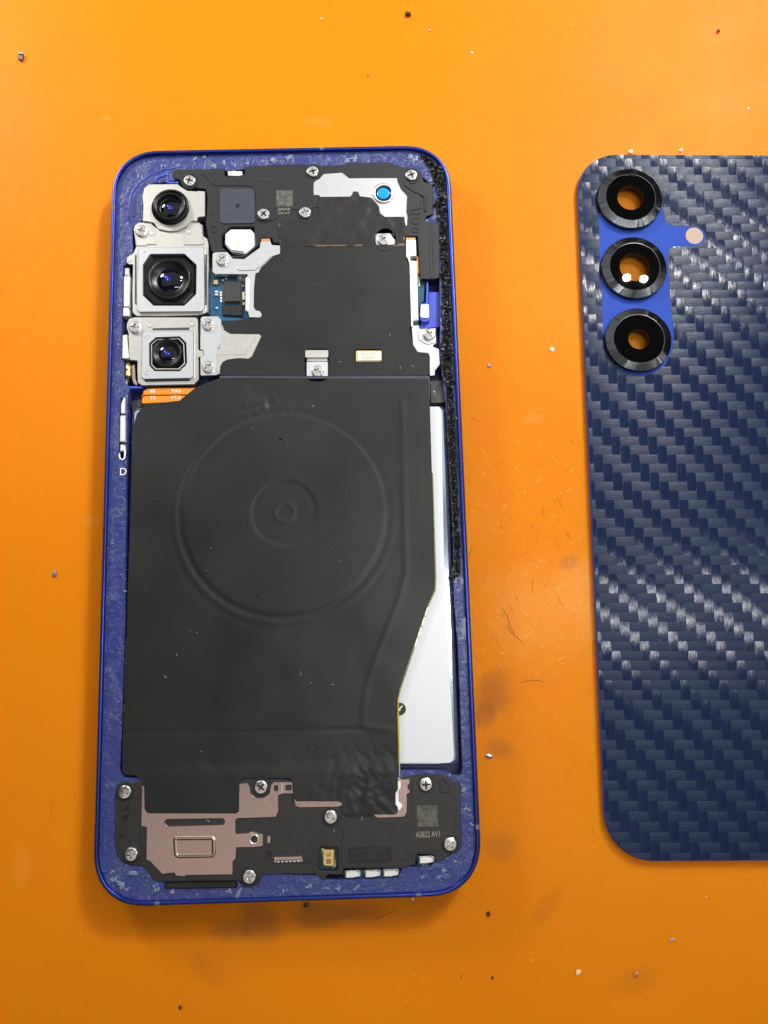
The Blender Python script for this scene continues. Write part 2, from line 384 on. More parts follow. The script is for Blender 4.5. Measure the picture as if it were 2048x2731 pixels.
def mat_orange():
    m = bpy.data.materials.new('orange_silicone'); m.use_nodes = True; nt = m.node_tree; b = nt.nodes['Principled BSDF']
    b.inputs['Specular IOR Level'].default_value = .07; b.inputs['Subsurface Weight'].default_value = .75
    b.inputs['Subsurface Radius'].default_value = (1.0, .28, .05); b.inputs['Subsurface Scale'].default_value = .0058
    tc = nt.nodes.new('ShaderNodeTexCoord'); L = nt.links.new
    base = nt.nodes.new('ShaderNodeValToRGB'); n = nt.nodes.new('ShaderNodeTexNoise'); n.inputs['Scale'].default_value = 18; n.inputs['Detail'].default_value = 3
    L(tc.outputs['Object'], n.inputs['Vector']); L(n.outputs['Fac'], base.inputs['Fac'])
    e = base.color_ramp.elements; e[0].position = .3; e[0].color = (0.675, 0.211, 0.004, 1); e[1].position = .7; e[1].color = (0.715, 0.231, 0.006, 1)
    last = base.outputs['Color']
    def blend(last, fac, c):
        mx = nt.nodes.new('ShaderNodeMix'); mx.data_type = 'RGBA'; L(fac, mx.inputs[0]); L(last, mx.inputs[6]); mx.inputs[7].default_value = (*c, 1); return mx.outputs[2]
    def blob(x, y, rx, ry, amt, ang=0, rag=.5, sc=140):
        """ragged soft patch stains among them, at a place on the mat"""
        mp = nt.nodes.new('ShaderNodeMapping'); mp.vector_type = 'TEXTURE'; mp.inputs['Location'].default_value = (x * S, y * S, 0); mp.inputs['Rotation'].default_value = (0, 0, ang); mp.inputs['Scale'].default_value = (rx * S, ry * S, 1)
        L(tc.outputs['Object'], mp.inputs['Vector'])
        ln = nt.nodes.new('ShaderNodeVectorMath'); ln.operation = 'LENGTH'; L(mp.outputs[0], ln.inputs[0])
        nn = nt.nodes.new('ShaderNodeTexNoise'); nn.inputs['Scale'].default_value = sc; nn.inputs['Detail'].default_value = 4; L(tc.outputs['Object'], nn.inputs['Vector'])
        a = nt.nodes.new('ShaderNodeMath'); a.operation = 'MULTIPLY_ADD'; a.inputs[1].default_value = rag * 2; L(nn.outputs['Fac'], a.inputs[0]); L(ln.outputs['Value'], a.inputs[2])
        mr = nt.nodes.new('ShaderNodeMapRange'); mr.interpolation_type = 'SMOOTHSTEP'; mr.inputs['From Min'].default_value = .3 + rag; mr.inputs['From Max'].default_value = 1.0 + rag; mr.inputs['To Min'].default_value = amt; mr.inputs['To Max'].default_value = 0
        L(a.outputs[0], mr.inputs['Value']); return mr.outputs['Result']
    P = lambda c, x, y: pt(c, x, y, 0)
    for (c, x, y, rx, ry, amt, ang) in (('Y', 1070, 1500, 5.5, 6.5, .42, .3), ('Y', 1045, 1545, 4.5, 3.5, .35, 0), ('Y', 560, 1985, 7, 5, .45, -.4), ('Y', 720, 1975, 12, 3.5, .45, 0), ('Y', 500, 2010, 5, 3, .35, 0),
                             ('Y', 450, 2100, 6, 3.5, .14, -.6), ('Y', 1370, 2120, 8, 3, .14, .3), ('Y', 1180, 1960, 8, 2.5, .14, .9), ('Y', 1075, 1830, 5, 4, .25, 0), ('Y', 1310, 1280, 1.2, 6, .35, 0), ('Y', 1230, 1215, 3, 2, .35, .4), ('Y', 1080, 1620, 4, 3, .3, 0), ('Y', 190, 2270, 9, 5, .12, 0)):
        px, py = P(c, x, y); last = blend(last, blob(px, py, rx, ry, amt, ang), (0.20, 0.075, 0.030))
    for (c, x, y, rx, ry, amt) in (('Y', 1150, 905, 3.2, 1.4, .18), ('Y', 1180, 1320, 18, 14, .30), ('Y', 1260, 1290, 9, 12, .25), ('Y', 45, 1880, 2.2, 6, .14), ('Y', 230, 256, 1.8, .8, .35), ('Y', 690, 262, 5, 1.5, .15), ('Y', 195, 1125, 3, 1.6, .18)):
        px, py = P(c, x, y); last = blend(last, blob(px, py, rx, ry, amt), (0.80, 0.36, 0.09))
    # fine scratches and dust ground into the silicone
    for sc_, ang, lo, hi, amt, c in ((1900, .55, .66, .74, .5, (0.85, 0.46, 0.15)), (2300, 2.2, .66, .74, .45, (0.88, 0.5, 0.2)), (1700, -1.1, .67, .75, .45, (0.25, 0.07, 0.008)), (1500, 1.9, .68, .76, .4, (0.3, 0.08, 0.01))):
        mp = nt.nodes.new('ShaderNodeMapping'); mp.vector_type = 'TEXTURE'; mp.inputs['Rotation'].default_value = (0, 0, ang); mp.inputs['Scale'].default_value = (7, 1, 1); L(tc.outputs['Object'], mp.inputs['Vector'])
        nn = nt.nodes.new('ShaderNodeTexNoise'); nn.inputs['Scale'].default_value = sc_; nn.inputs['Detail'].default_value = 2; L(mp.outputs[0], nn.inputs['Vector'])
        mr = nt.nodes.new('ShaderNodeMapRange'); mr.inputs['From Min'].default_value = lo; mr.inputs['From Max'].default_value = hi; mr.inputs['To Max'].default_value = amt; L(nn.outputs['Fac'], mr.inputs['Value'])
        wx, wy = P('Y', 1190, 1250); bl = blob(wx, wy, 40, 55, 1, 0, .5, 60)
        mu = nt.nodes.new('ShaderNodeMath'); mu.operation = 'MULTIPLY'; L(mr.outputs[0], mu.inputs[0]); L(bl, mu.inputs[1])
        last = blend(last, mu.outputs[0], c)
    L(last, b.inputs['Base Color'])
    n3 = nt.nodes.new('ShaderNodeTexNoise'); n3.inputs['Scale'].default_value = 60; n3.inputs['Detail'].default_value = 6; L(tc.outputs['Object'], n3.inputs['Vector'])
    rr = nt.nodes.new('ShaderNodeMapRange'); rr.inputs['To Min'].default_value = .34; rr.inputs['To Max'].default_value = .52; L(n3.outputs['Fac'], rr.inputs['Value']); L(rr.outputs[0], b.inputs['Roughness'])
    n4 = nt.nodes.new('ShaderNodeTexNoise'); n4.inputs['Scale'].default_value = 700; n4.inputs['Detail'].default_value = 4; L(tc.outputs['Object'], n4.inputs['Vector'])
    bp = nt.nodes.new('ShaderNodeBump'); bp.inputs['Distance'].default_value = .00004; L(n4.outputs['Fac'], bp.inputs['Height']); L(bp.outputs['Normal'], b.inputs['Normal'])
    return m

# ------------------------------------------------------------------ the mat
mo = mat_orange()
g = 320
o = obj('work_mat_surface', [(-g, -g, 0), (g, -g, 0), (g, g, 0), (-g, g, 0), (-g, -g, -4), (g, -g, -4), (g, g, -4), (-g, g, -4)],
        [[0, 1, 2, 3], [7, 6, 5, 4], [0, 4, 5, 1], [1, 5, 6, 2], [2, 6, 7, 3], [3, 7, 4, 0]], mo, kind='structure')
o['label'] = 'orange silicone work mat scratched and dotted with crumbs'

# ================================================================== the opened phone
phone = thing('opened_phone', 'opened phone with blue frame, black charging coil sheet and bare camera modules', 'phone')
PW, PH, PR = 76.6, 161.3, 10.8
def contour(d, n=14):
    """outline of the phone, d mm inside the widest line; corners a little squarer than circles"""
    x, y, r = PW / 2 - d, PH / 2 - d, max(PR - d, 1); out = []
    for sx, sy, a0 in ((1, 1, 0), (-1, 1, 90), (-1, -1, 180), (1, -1, 270)):
        for k in range(n + 1):
            a = math.radians(a0 + 90 * k / n); c, s_ = math.cos(a), math.sin(a); e = 2 / 2.25
            out.append((sx * (x - r) + r * math.copysign(abs(c) ** e, c), sy * (y - r) + r * math.copysign(abs(s_) ** e, s_)))
    return out
prof = [(1.2, 0.05), (.45, .35), (.1, 1.4), (0, 2.8), (0, 4.6), (.06, 5.6), (.25, 6.5), (.5, 6.95), (.62, 7.02), (1.02, 7.0), (1.12, 6.9), (1.16, 6.2), (1.25, 5.6)]
vs, fs = [], []
for d, z in prof: vs += [(x, y, z) for x, y in contour(d)]
n = len(contour(0))
for a in range(len(prof) - 1):
    for k in range(n): fs.append([a * n + k, a * n + (k + 1) % n, (a + 1) * n + (k + 1) % n, (a + 1) * n + k])
rail = obj('side_rail', vs, fs, M['rail'], phone, True)
# thin antenna breaks across the rail
M['antenna'] = mat('slate_antenna_line', (0.10, 0.12, 0.20), .4)
def rail_band(x, y, wdt, horiz):
    b = MB(); pr = [(-.012, 2.8), (-.012, 4.6), (.048, 5.6), (.238, 6.5), (.488, 6.97), (.61, 7.035), (1.03, 7.015), (1.13, 6.9)]
    v, f = [], []
    for d, z in pr:
        if horiz: v += [(x - wdt / 2, math.copysign(PH / 2 - d, y), z), (x + wdt / 2, math.copysign(PH / 2 - d, y), z)]
        else: v += [(math.copysign(PW / 2 - d, x), y - wdt / 2, z), (math.copysign(PW / 2 - d, x), y + wdt / 2, z)]
    for i in range(len(pr) - 1): f.append([2 * i, 2 * i + 1, 2 * i + 3, 2 * i + 2])
    b.add(v, f); b.build('antenna_line', M['antenna'], rail)
for c, x, y, hz in (('A', 90, 575, 0), ('B', 425, 75, 1), ('B', 1465, 455, 0), ('F', 1590, 570, 0), ('F', 1095, 1110, 1), ('E', 550, 1180, 1)):
    px, py = pt(c, x, y, 6.9); rail_band(px, py, .9, hz)

# ---- blue shelf that carried the back cover, with the bays cut through it
ZS = 6.15
hole1 = q('A', (640, 330), (1060, 250), (1235, 235)) + q('B', (200, 205), (600, 205), (1000, 190), (1230, 260), (1320, 350), (1325, 610), (1270, 630), (1280, 670), (1375, 670), (1390, 1090), (1390, 1215)) + q('D', (1395, 280), (1390, 420), (1400, 600), (1440, 900)) + q('P', (474, 0), (486, 500), (478, 640), (490, 850), (495, 960), (515, 1150), (540, 1500), (555, 1900)) + q('M', (1312, 1000), (1330, 1600), (1345, 1975), (1320, 2055), (1220, 2060), (1120, 1990), (515, 1985)) + q('E', (1000, 140), (430, 160), (285, 165), (243, 100)) + q('L', (8, 640), (24, 100)) + q('O', (800, 1659), (825, 300)) + q('N', (372, 1430), (385, 1290), (345, 1260), (330, 1040), (310, 1030), (315, 620), (325, 200), (330, 100)) + q('A', (180, 1080), (245, 960), (240, 760), (330, 690), (335, 420), (380, 370))
hole2 = q('E', (225, 330), (215, 700), (250, 800), (350, 860), (480, 890), (560, 990), (625, 1012), (1205, 1005), (1250, 1050), (1370, 1030), (1395, 955)) + q('F', (280, 965), (320, 1000), (480, 1005), (930, 990), (970, 890), (1080, 900), (1190, 895), (1260, 840), (1400, 770), (1430, 700), (1430, 240), (1330, 160), (1030, 165), (930, 165)) + q('E', (1000, 190), (430, 205), (260, 230))
hole3 = q('N', (304, 1405), (350, 1395), (352, 1850), (352, 2000), (340, 2022), (295, 2020), (280, 1990), (290, 1560))
holes = [fillet(clean(mm(h, ZS)), r) for h, r in ((hole1, .5), (hole2, .6), (hole3, .2))]
bare = [mm(q('O', (640, 1230), (800, 1230), (800, 1659), (630, 1659)), ZS)]
def shelf_z(x, y):
    d = min(PW / 2 - abs(x), PH / 2 - abs(y))
    e = noise.fractal(Vector((x * .9, y * .9, 3)), 1, 2, 3) * .05 + noise.noise(Vector((x * 2.2, y * 2.2, 9))) * .04
    return ZS + max(-.06, e) * (1 if d > 1.5 else .3)
shelf = sheet('cover_shelf', M['shelf'], [contour(1.14, 8)] + holes, shelf_z, phone, .55, 2.9)
floor_ = MB().plate(contour(2.0, 6), 1.2, 2.3, 0).build('midframe_floor', M['blue_dark'], phone)

# lumps and rags of dried glue on the shelf
rd = random.Random(3)
gl = MB(); cnt = 0; tries = 0
def near_shelf(p): return inside(p, contour(1.5, 4)) and not any(inside(p, h) for h in holes)
while cnt < 170 and tries < 30000:
    tries += 1
    p = (rd.uniform(-38, 38), rd.uniform(-80.5, 80.5))
    if not near_shelf(p) or noise.noise(Vector((p[0] * .28, p[1] * .28, 5))) < .02: continue
    if p[0] > 30 and 5 < p[1] < 75: continue
    gl.lump((p[0], p[1], ZS - .05), rd.choice((.07, .1, .13, .18)) * rd.uniform(.7, 1.2), tries, .3, 1, rd.choice((1, 2, 3))); cnt += 1
for c, pts, r0 in (('A', [(640, 205), (780, 150), (870, 130), (960, 205), (1045, 185), (1250, 190), (1400, 160), (1500, 170), (1600, 150)], .45), ('B', [(30, 150), (150, 130), (680, 130), (1160, 120), (1180, 140), (1300, 250), (1330, 290), (640, 150)], .5),
                   ('E', [(180, 1000), (240, 1030), (270, 1050), (300, 1080), (350, 945), (370, 960), (540, 1050), (545, 1090), (670, 1105), (180, 940), (210, 1010), (1130, 1105), (1200, 1110), (1600, 1100)], .42), ('F', [(350, 1070), (430, 1075), (600, 1060), (200, 1060), (1140, 980), (1310, 930), (1390, 850), (1270, 980), (1490, 430), (1470, 280), (1525, 550)], .4)):
    for x, y in pts:
        for k in range(3):
            a = pt(c, x + rd.uniform(-18, 18), y + rd.uniform(-10, 10), ZS)
            if near_shelf(a): gl.lump((a[0], a[1], ZS), r0 * rd.uniform(.35, 1), int(x * 7 + k), .16, 2, rd.choice((1, 2, 2.6)))
gl.build('adhesive_residue', M['residue'], phone, True, 'stuff')

# ---- torn black adhesive strip down the power key side
def strip_mesh(name, left, right, z0, amp, m, seed, n=480, k=10):
    def samp(pl, s):
        L = [0]
        for a, b in zip(pl, pl[1:]): L.append(L[-1] + math.dist(a, b))
        t = s * L[-1]
        for i in range(len(pl) - 1):
            if t <= L[i + 1] or i == len(pl) - 2:
                u = (t - L[i]) / max(L[i + 1] - L[i], 1e-6); return (pl[i][0] + (pl[i + 1][0] - pl[i][0]) * u, pl[i][1] + (pl[i + 1][1] - pl[i][1]) * u)
    v, f = [], []
    for i in range(n + 1):
        a, b = samp(left, i / n), samp(right, i / n)
        for j in range(k + 1):
            t = j / k; j_ = noise.noise(Vector((i * .35, seed, j * .1))) * .22
            x, y = a[0] + (b[0] - a[0]) * t + j_ * (1 if j in (0, k) else .6), a[1] + (b[1] - a[1]) * t
            e = math.sin(math.pi * t) ** .5 if 0 < t < 1 else 0
            h = (abs(noise.fractal(Vector((x * 1.9, y * 1.9, seed)), 1, 2.3, 5)) * 1.5 + .15 + .35 * noise.cell(Vector((x * 1.5, y * 1.1, seed))) + max(0, noise.noise(Vector((x * 3.2, y * 3.2, 7)))) * .8) * amp * e
            v.append((x, y, z0 + h if 0 < t < 1 else z0 - .4))
    for i in range(n):
        for j in range(k): f.append([i * (k + 1) + j, i * (k + 1) + j + 1, (i + 1) * (k + 1) + j + 1, (i + 1) * (k + 1) + j])
    o = obj(name, v, [t[::-1] for t in f], m, phone); return o
lf = mm(q('B', (1240, 120), (1310, 230), (1330, 330), (1385, 420), (1345, 520), (1385, 700), (1400, 1000), (1395, 1200)) + q('D', (1410, 200), (1400, 450), (1405, 620), (1440, 800), (1450, 1200)) + q('P', (470, 20), (485, 300), (478, 480), (455, 590), (430, 635)), ZS)
rt = mm(q('B', (1290, 110), (1380, 180), (1425, 260), (1440, 420), (1450, 520), (1460, 700), (1470, 1000), (1478, 1200)) + q('D', (1480, 200), (1495, 450), (1500, 620), (1505, 800), (1535, 1300)) + q('P', (550, 20), (570, 300), (572, 480), (575, 560), (550, 610)), ZS)
gl2 = strip_mesh('adhesive_strip', lf, rt, ZS + .02, .85, M['glue'], 4.0)
cr = MB(); rc_ = random.Random(21)
for k in range(650):
    t = rc_.random(); i_ = t * (len(lf) - 1); a_ = int(i_); f_ = i_ - a_
    A = Vector(lf[a_]).lerp(Vector(lf[min(a_ + 1, len(lf) - 1)]), f_); i_ = t * (len(rt) - 1); a_ = int(i_); f_ = i_ - a_
    B_ = Vector(rt[a_]).lerp(Vector(rt[min(a_ + 1, len(rt) - 1)]), f_); p = A.lerp(B_, rc_.uniform(.0, 1.0))
    if noise.noise(Vector((p.x * .2, p.y * .12, 2))) < -.12: continue
    cr.lump((p.x, p.y, ZS + .25), rc_.uniform(.14, .48), k + 500, .95)
cr.build('adhesive_crumbs', M['glue'], gl2, False, 'stuff')
gl2['label'] = 'torn lumpy black adhesive strip'

# ---- battery
bt = mm([(350, 1098), (362, 1086), (1180, 1082), (1190, 1092)] + q('M', (1300, 1830), (1280, 1905)) + q('M', (990, 1922), (515, 1922)) + [(332, 2060), (326, 2040)], 5.3)
b = MB().plate(fillet(clean(bt), .8, 5), 2.3, 5.45, .75); battery = b.build('battery', M['cell_edge'], phone)
lab = mm(q('D', (1200, 935), (1385, 935), (1405, 960)) + q('P', (370, 300), (395, 900), (430, 1500), (450, 2000)) + q('M', (1195, 1000), (1232, 1780), (1222, 1862), (1180, 1890), (1000, 1900), (515, 1900)) + [(345, 2040), (360, 1110)], 5.5)
lb = MB().plate(fillet(clean(lab), .4), 5.4, 5.50, .04).build('battery_label', M['cell'], battery)
sl = mm(q('M', (520, 1000), (670, 1000), (705, 1050), (725, 1600), (780, 1700), (960, 1800), (1010, 1886), (515, 1888)), 5.55)
MB().plate(fillet(clean(sl), .8), 5.49, 5.54, .03).build('label_overlay', mat('clear_label_overlay', (0.63, 0.65, 0.665), .37, .05), battery)
for yy in (230, 480, 720, 60, -180, -420, -700): 
    a = pt('M', 640 - yy * .02, yy, 5.5); c = pt('M', 1110, yy + 4, 5.5)
    for k in (0, 55):
        a, c = pt('M', 620, yy + k, 5.5), pt('M', 1110, yy + k, 5.5)
        MB().tube([(a[0], a[1], 5.49), (c[0], c[1], 5.49)], .035).build('label_crease', M['cell'], battery)
ac = pt('M', 520, 1185, 5.56)
ar = MB().plate(circle(ac, 1.28, 28), 5.53, 5.58, .02).build('arrow_mark', mat('brown_black_print', (0.018, 0.012, 0.010), .45), battery)
d = Vector((-.707, -.707)); nrm = Vector((.707, -.707)); C0 = Vector(ac) + Vector((.05, .1))
tip = C0 + d * .75
arrow = [C0 - d * .75 + nrm * .12, C0 + d * .1 + nrm * .12, C0 + d * .1 + nrm * .42, tip, C0 + d * .1 - nrm * .42, C0 + d * .1 - nrm * .12, C0 - d * .75 - nrm * .12]
MB().plate([tuple(p) for p in arrow], 5.57, 5.60, .01).build('arrow', M['white'], battery)

# ---- boards that show through the gaps
board = plate('main_board', M['pcb'], q('A', (930, 1100), (1280, 1150), (1300, 1580), (930, 1580)), 3.6, 4.6, phone, r=.2)
plate('key_board', M['teal'], q('B', (1180, 780), (1230, 1070), (1268, 1140), (1262, 1300), (1230, 1325), (1215, 1400)) + q('D', (1215, 225), (1225, 290), (1150, 300)) + q('B', (1120, 1200)), 4.2, 5.0, phone)
chip = plate('chip_underfill', M['resin'], q('A', (1040, 1225), (1215, 1225), (1208, 1420), (1045, 1425)), 4.6, 4.9, board, r=.25)
plate('chip', M['chip'], q('A', (1052, 1222), (1200, 1222), (1196, 1405), (1056, 1408)), 4.6, 5.5, board, r=.12)
plate('flex_tail', M['soft_black'], q('A', (1035, 1440), (1215, 1435), (1215, 1540), (1040, 1530)), 4.6, 5.0, board, r=.05, label='dark ribbed flex tail')
for k in range(9):
    x = 1046 + k * 19; plate('flex_rib', M['chip'], q('A', (x, 1440), (x + 10, 1440), (x + 12, 1525), (x + 2, 1525)), 5.0, 5.08, board, r=.02, bev=.03)
for x0, y0, x1, y1, m_ in ((958, 1215, 1000, 1255, 'gold'), (972, 1310, 998, 1326, 'cream'), (972, 1336, 998, 1352, 'cream'), (1015, 1318, 1034, 1333, 'cream'), (1015, 1340, 1034, 1356, 'cream'), (1018, 1366, 1034, 1384, 'cream'), (1018, 1392, 1034, 1410, 'cream'), (978, 1456, 996, 1468, 'cream'), (1214, 1320, 1236, 1392, 'pale_gold'), (1216, 1410, 1236, 1440, 'gold'), (1034, 1210, 1050, 1226, 'pale_gold'), (1062, 1200, 1080, 1212, 'pale_gold'), (1172, 1190, 1188, 1204, 'cream'), (1194, 1190, 1210, 1204, 'cream'), (1216, 1184, 1234, 1198, 'cream'), (1186, 1212, 1200, 1222, 'cream'), (1218, 1210, 1234, 1222, 'cream'), (1216, 1262, 1232, 1278, 'gold')):
    plate('capacitor', M[m_], q('A', (x0, y0), (x1, y0), (x1, y1), (x0, y1)), 4.6, 5.1, board, r=.04, bev=.05)
for k in range(5):
    a = pt('B', 1222, 1105 + k * 16, 5.0); MB().lathe(a, [(.18, 5.0), (.18, 5.08), (.1, 5.1)], 10, True).build('test_pad', M['pale_gold'], phone)

# ---- black shield over the upper board
brk = q('A', (600, 262), (612, 243), (650, 238), (840, 236), (1058, 226), (1058, 290), (1085, 300), (1218, 300), (1236, 268), (1236, 212)) + q('B', (60, 178), (250, 176), (378, 186), (470, 186), (585, 182), (640, 166), (960, 158), (1060, 192), (1150, 208), (1205, 216), (1238, 244), (1262, 322), (1335, 338), (1340, 588), (1285, 605), (1275, 620), (1282, 650), (1368, 657), (1388, 690), (1394, 1080), (1384, 1108), (1340, 1122), (1236, 1118), (1228, 1070), (1210, 770), (1000, 768), (1000, 600), (400, 560), (300, 760), (72, 835)) + q('A', (1545, 890), (1485, 885), (1480, 846), (1376, 848), (1366, 905), (1230, 1018), (1120, 1024), (1095, 985), (945, 968), (912, 840), (888, 700), (900, 640), (905, 480), (890, 412), (812, 402), (700, 388), (665, 345), (655, 326), (615, 322), (600, 300))
ZB = 6.45
LEDH = q('A', (1090, 765), (1110, 748), (1318, 745), (1330, 920), (1240, 1000), (1110, 1000), (1035, 920), (1035, 830))
shield = plate('upper_shield', M['black'], brk, 4.8, ZB, phone, holes=[LEDH], bev=.12, r=.35)
rp = q('A', (850, 285), (870, 280), (1050, 272), (1060, 302), (1230, 302), (1245, 268)) + q('B', (230, 248), (275, 250), (300, 290), (350, 300), (400, 290), (420, 248), (1030, 232), (1090, 260), (1110, 300), (1230, 420), (1240, 540), (1150, 560), (1150, 600), (1000, 590), (420, 530), (100, 560)) + q('A', (1500, 690), (1340, 690), (1335, 560), (1330, 440), (1310, 402), (1260, 383), (970, 383), (930, 356), (895, 310))
plate('raised_panel', M['black'], rp, ZB, ZB + .13, shield, r=.3, bev=.08)
plate('rib', M['black'], q('B', (1098, 330), (1110, 330), (1180, 370), (1275, 410), (1282, 440), (1282, 560), (1265, 560), (1262, 450), (1240, 430), (1160, 395), (1100, 350)), ZB, ZB + .3, shield, r=.1)
plate('rib', M['black'], q('B', (1300, 640), (1325, 640), (1340, 1112), (1312, 1112)), ZB, ZB + .12, shield, r=.1)
plate('slot', M['void'], q('B', (1098, 335), (1125, 340), (1240, 395), (1256, 425), (1256, 545), (1246, 545), (1243, 432), (1215, 410), (1110, 352)), ZB - .2, ZB + .02, shield, r=.1, bev=.01)
def ring(name, c, r0, r1, z0, z1, m, parent, n=32, bev=.05):
    return MB().plate(circle(c, r1, n), z0, z1, bev, [circle(c, r0, n)]).build(name, m, parent)
ring('moulded_ring', pt('B', 1192, 640, ZB), .55, .95, ZB, ZB + .12, M['black'], shield)
plate('moulded_frame', M['black'], q('B', (1160, 690), (1215, 690), (1215, 738), (1160, 738)), ZB, ZB + .12, shield, holes=[q('B', (1172, 702), (1203, 702), (1203, 726), (1172, 726))], r=.15)
plate('moulded_bar', M['black'], q('B', (1150, 568), (1232, 572), (1230, 590), (1152, 586)), ZB, ZB + .12, shield, r=.1)
ring('moulded_ring', pt('A', 966, 768, ZB), .55, .85, ZB, ZB + .1, M['black'], shield)
ring('moulded_ring', pt('A', 940, 626, ZB), .01, .35, ZB, ZB + .08, M['black'], shield)
pc = pt('A', 1172, 565, ZB + .2)
pad_ = plate('mesh_pad', M['pad'], q('A', (1012, 405), (1322, 405), (1328, 715), (1016, 718)), ZB, ZB + .2, shield, holes=[[(280 + (1172 + 17 * math.cos(t * .4)) / 3.318, 380 + (565 + 19 * math.sin(t * .4)) / 3.318) for t in range(15)]], r=.9, hr=.05)
plate('code_patch', M['etch_patch'], q('B', (52, 392), (186, 392), (186, 522), (52, 522)), ZB + .1, ZB + .145, shield, r=.05, bev=.01, label='pale etched square patch')
text('BJ5936', pt('A', 1412, 380, ZB), .62, ZB + .135, M['etch_dark'], shield, sx=.95, rot=-1)
text('V3#2-3', pt('A', 1412, 434, ZB), .62, ZB + .135, M['etch_dark'], shield, sx=.95, rot=-1)
text('J59DGB', pt('B', 116, 550, ZB), .62, ZB + .135, M['etch'], shield, sx=.95)
text('25A H.F', pt('B', 114, 582, ZB), .62, ZB + .135, M['etch'], shield, sx=.9)
text('E10-L60-0720104', pt('A', 1425, 325, ZB), .5, ZB + .135, M['moulded'], shield, sx=.95, rot=-1)
plate('antenna_contact', M['white_metal'], q('A', (1085, 252), (1212, 254), (1216, 286), (1190, 296), (1088, 293)), 4.6, 6.3, shield, r=.08, label='bright contact block at the upper edge')
plate('contact_tab', M['silver'], q('A', (1120, 222), (1158, 222), (1155, 254), (1122, 254)), 5.4, 6.0, shield, r=.05)

# flash
led = MB().plate(fillet(clean(mm(q('A', (1110, 772), (1290, 770), (1330, 810), (1338, 905), (1240, 985), (1120, 965), (1060, 900), (1062, 810)), 5.9)), .2), 4.6, 5.9, .15).build('camera_flash', M['led_white'], phone)
plate('flash_cap', M['led_white'], q('A', (1112, 770), (1290, 770), (1280, 830), (1240, 910), (1230, 965), (1118, 950), (1066, 890), (1066, 812)), 5.9, 6.25, led, r=.15)
MB().lathe(pt('A', 1180, 860, 6.3), [(.95, 6.25), (.9, 6.29), (.5, 6.34), (.1, 6.35)], 28, True).build('flash_lens', M['led_yellow'], led, True)

# ---- silver plate and laser window at the upper edge
ZP = 6.62
sp = plate('silver_plate', M['silver'], q('B', (356, 330), (372, 312), (400, 300), (440, 256), (590, 246), (650, 292), (780, 290), (1040, 290), (1050, 330), (1075, 385), (1125, 440), (1118, 570), (1128, 600), (1125, 680), (1112, 690), (1100, 640), (1100, 610), (940, 612), (900, 580), (888, 520), (830, 455), (735, 442), (720, 405), (685, 402), (675, 425), (660, 445), (410, 448), (405, 434), (356, 430)), 5.4, ZP, phone, r=.2)
c = pt('B', 930, 420, ZP)
MB().lathe(c, [(2.4, ZP), (2.4, ZP + .25), (2.25, ZP + .35), (1.9, ZP + .35), (1.75, ZP + .05)], 44).build('window_bezel', M['bright'], sp, True)
MB().lathe(c, [(1.78, ZP + .3), (1.75, ZP + .22), (1.3, ZP + .12)], 40).build('window_ring', M['navy'], sp, True)
MB().lathe(c, [(1.32, ZP + .13), (1.0, ZP + .2), (.5, ZP + .25), (.05, ZP + .26)], 36, True).build('laser_window', M['cyan'], sp, True)

# ---- graphite sheets over the upper board
ZG = 6.5
tongue_hole = q('D', (283, 480), (300, 460), (465, 460), (485, 480), (485, 672), (470, 700), (440, 722), (385, 730), (335, 722), (295, 690), (283, 660))
mic_hole = q('D', (694, 465), (920, 465), (922, 570), (694, 572))
gs = q('A', (1545, 905), (1556, 985), (1482, 1018), (1384, 1110), (1364, 1150), (1333, 1165), (1322, 1290), (1320, 1460), (1340, 1485), (1392, 1500)) + q('C', (1385, 822), (1270, 832), (1030, 855), (1055, 930), (1110, 960), (1200, 1100), (1030, 1200), (1018, 1330)) + q('D', (0, 684), (270, 684), (500, 684), (1285, 680), (1303, 665), (1303, 520), (1290, 497), (1208, 490), (1168, 430), (1148, 300), (1148, 0)) + q('B', (1142, 1040), (1130, 985), (1110, 940), (1108, 835), (800, 840), (300, 850), (80, 845))
def gsz(x, y): return ZG + noise.noise(Vector((x * .12, y * .12, 2))) * .03
gsheet = sheet('graphite_sheet', M['graphite'], [fillet(clean(mm(gs, ZG)), .35), fillet(clean(mm(tongue_hole, ZG)), .3), fillet(clean(mm(mic_hole, ZG)), .5)], gsz, phone, .7, .12)
bh = [(720 + (945 + 88 * math.cos(t * .262)) / 3.0722, 380 + (795 + 92 * math.sin(t * .262)) / 3.0722) for t in range(24)]
fp = q('B', (66, 700), (85, 655), (110, 638), (215, 628), (330, 632), (375, 600), (392, 540), (392, 465), (410, 446), (830, 452), (886, 520), (898, 580), (940, 612), (1098, 612), (1108, 700), (1108, 838), (800, 846), (400, 852), (78, 842))
fc = pt('B', 560, 650, 6.6)
def fpz(x, y):
    d = dist_line((x, y), mm(q('B', (66, 845), (1110, 838)), 6.6))
    return 6.68 - .16 * max(0, 1 - d / 1.6) + noise.fractal(Vector((x * .25, y * .25, 4)), 1, 2, 3) * .13
film_ = sheet('shield_film', M['film'], [fillet(clean(mm(fp, 6.65)), .4), clean(mm(bh, 6.65))], fpz, phone, .5, .12)
film_['label'] = 'bulging dark film below the silver plate'
plate('copper_seam', M['dull_copper'], q('B', (280, 838), (640, 838), (870, 832), (870, 846), (640, 850), (280, 852)), 6.3, 6.53, film_, r=.03, bev=.02)
plate('copper_seam', M['dull_copper'], q('B', (1010, 828), (1105, 826), (1105, 846), (1010, 850)), 6.3, 6.53, film_, r=.03, bev=.02)
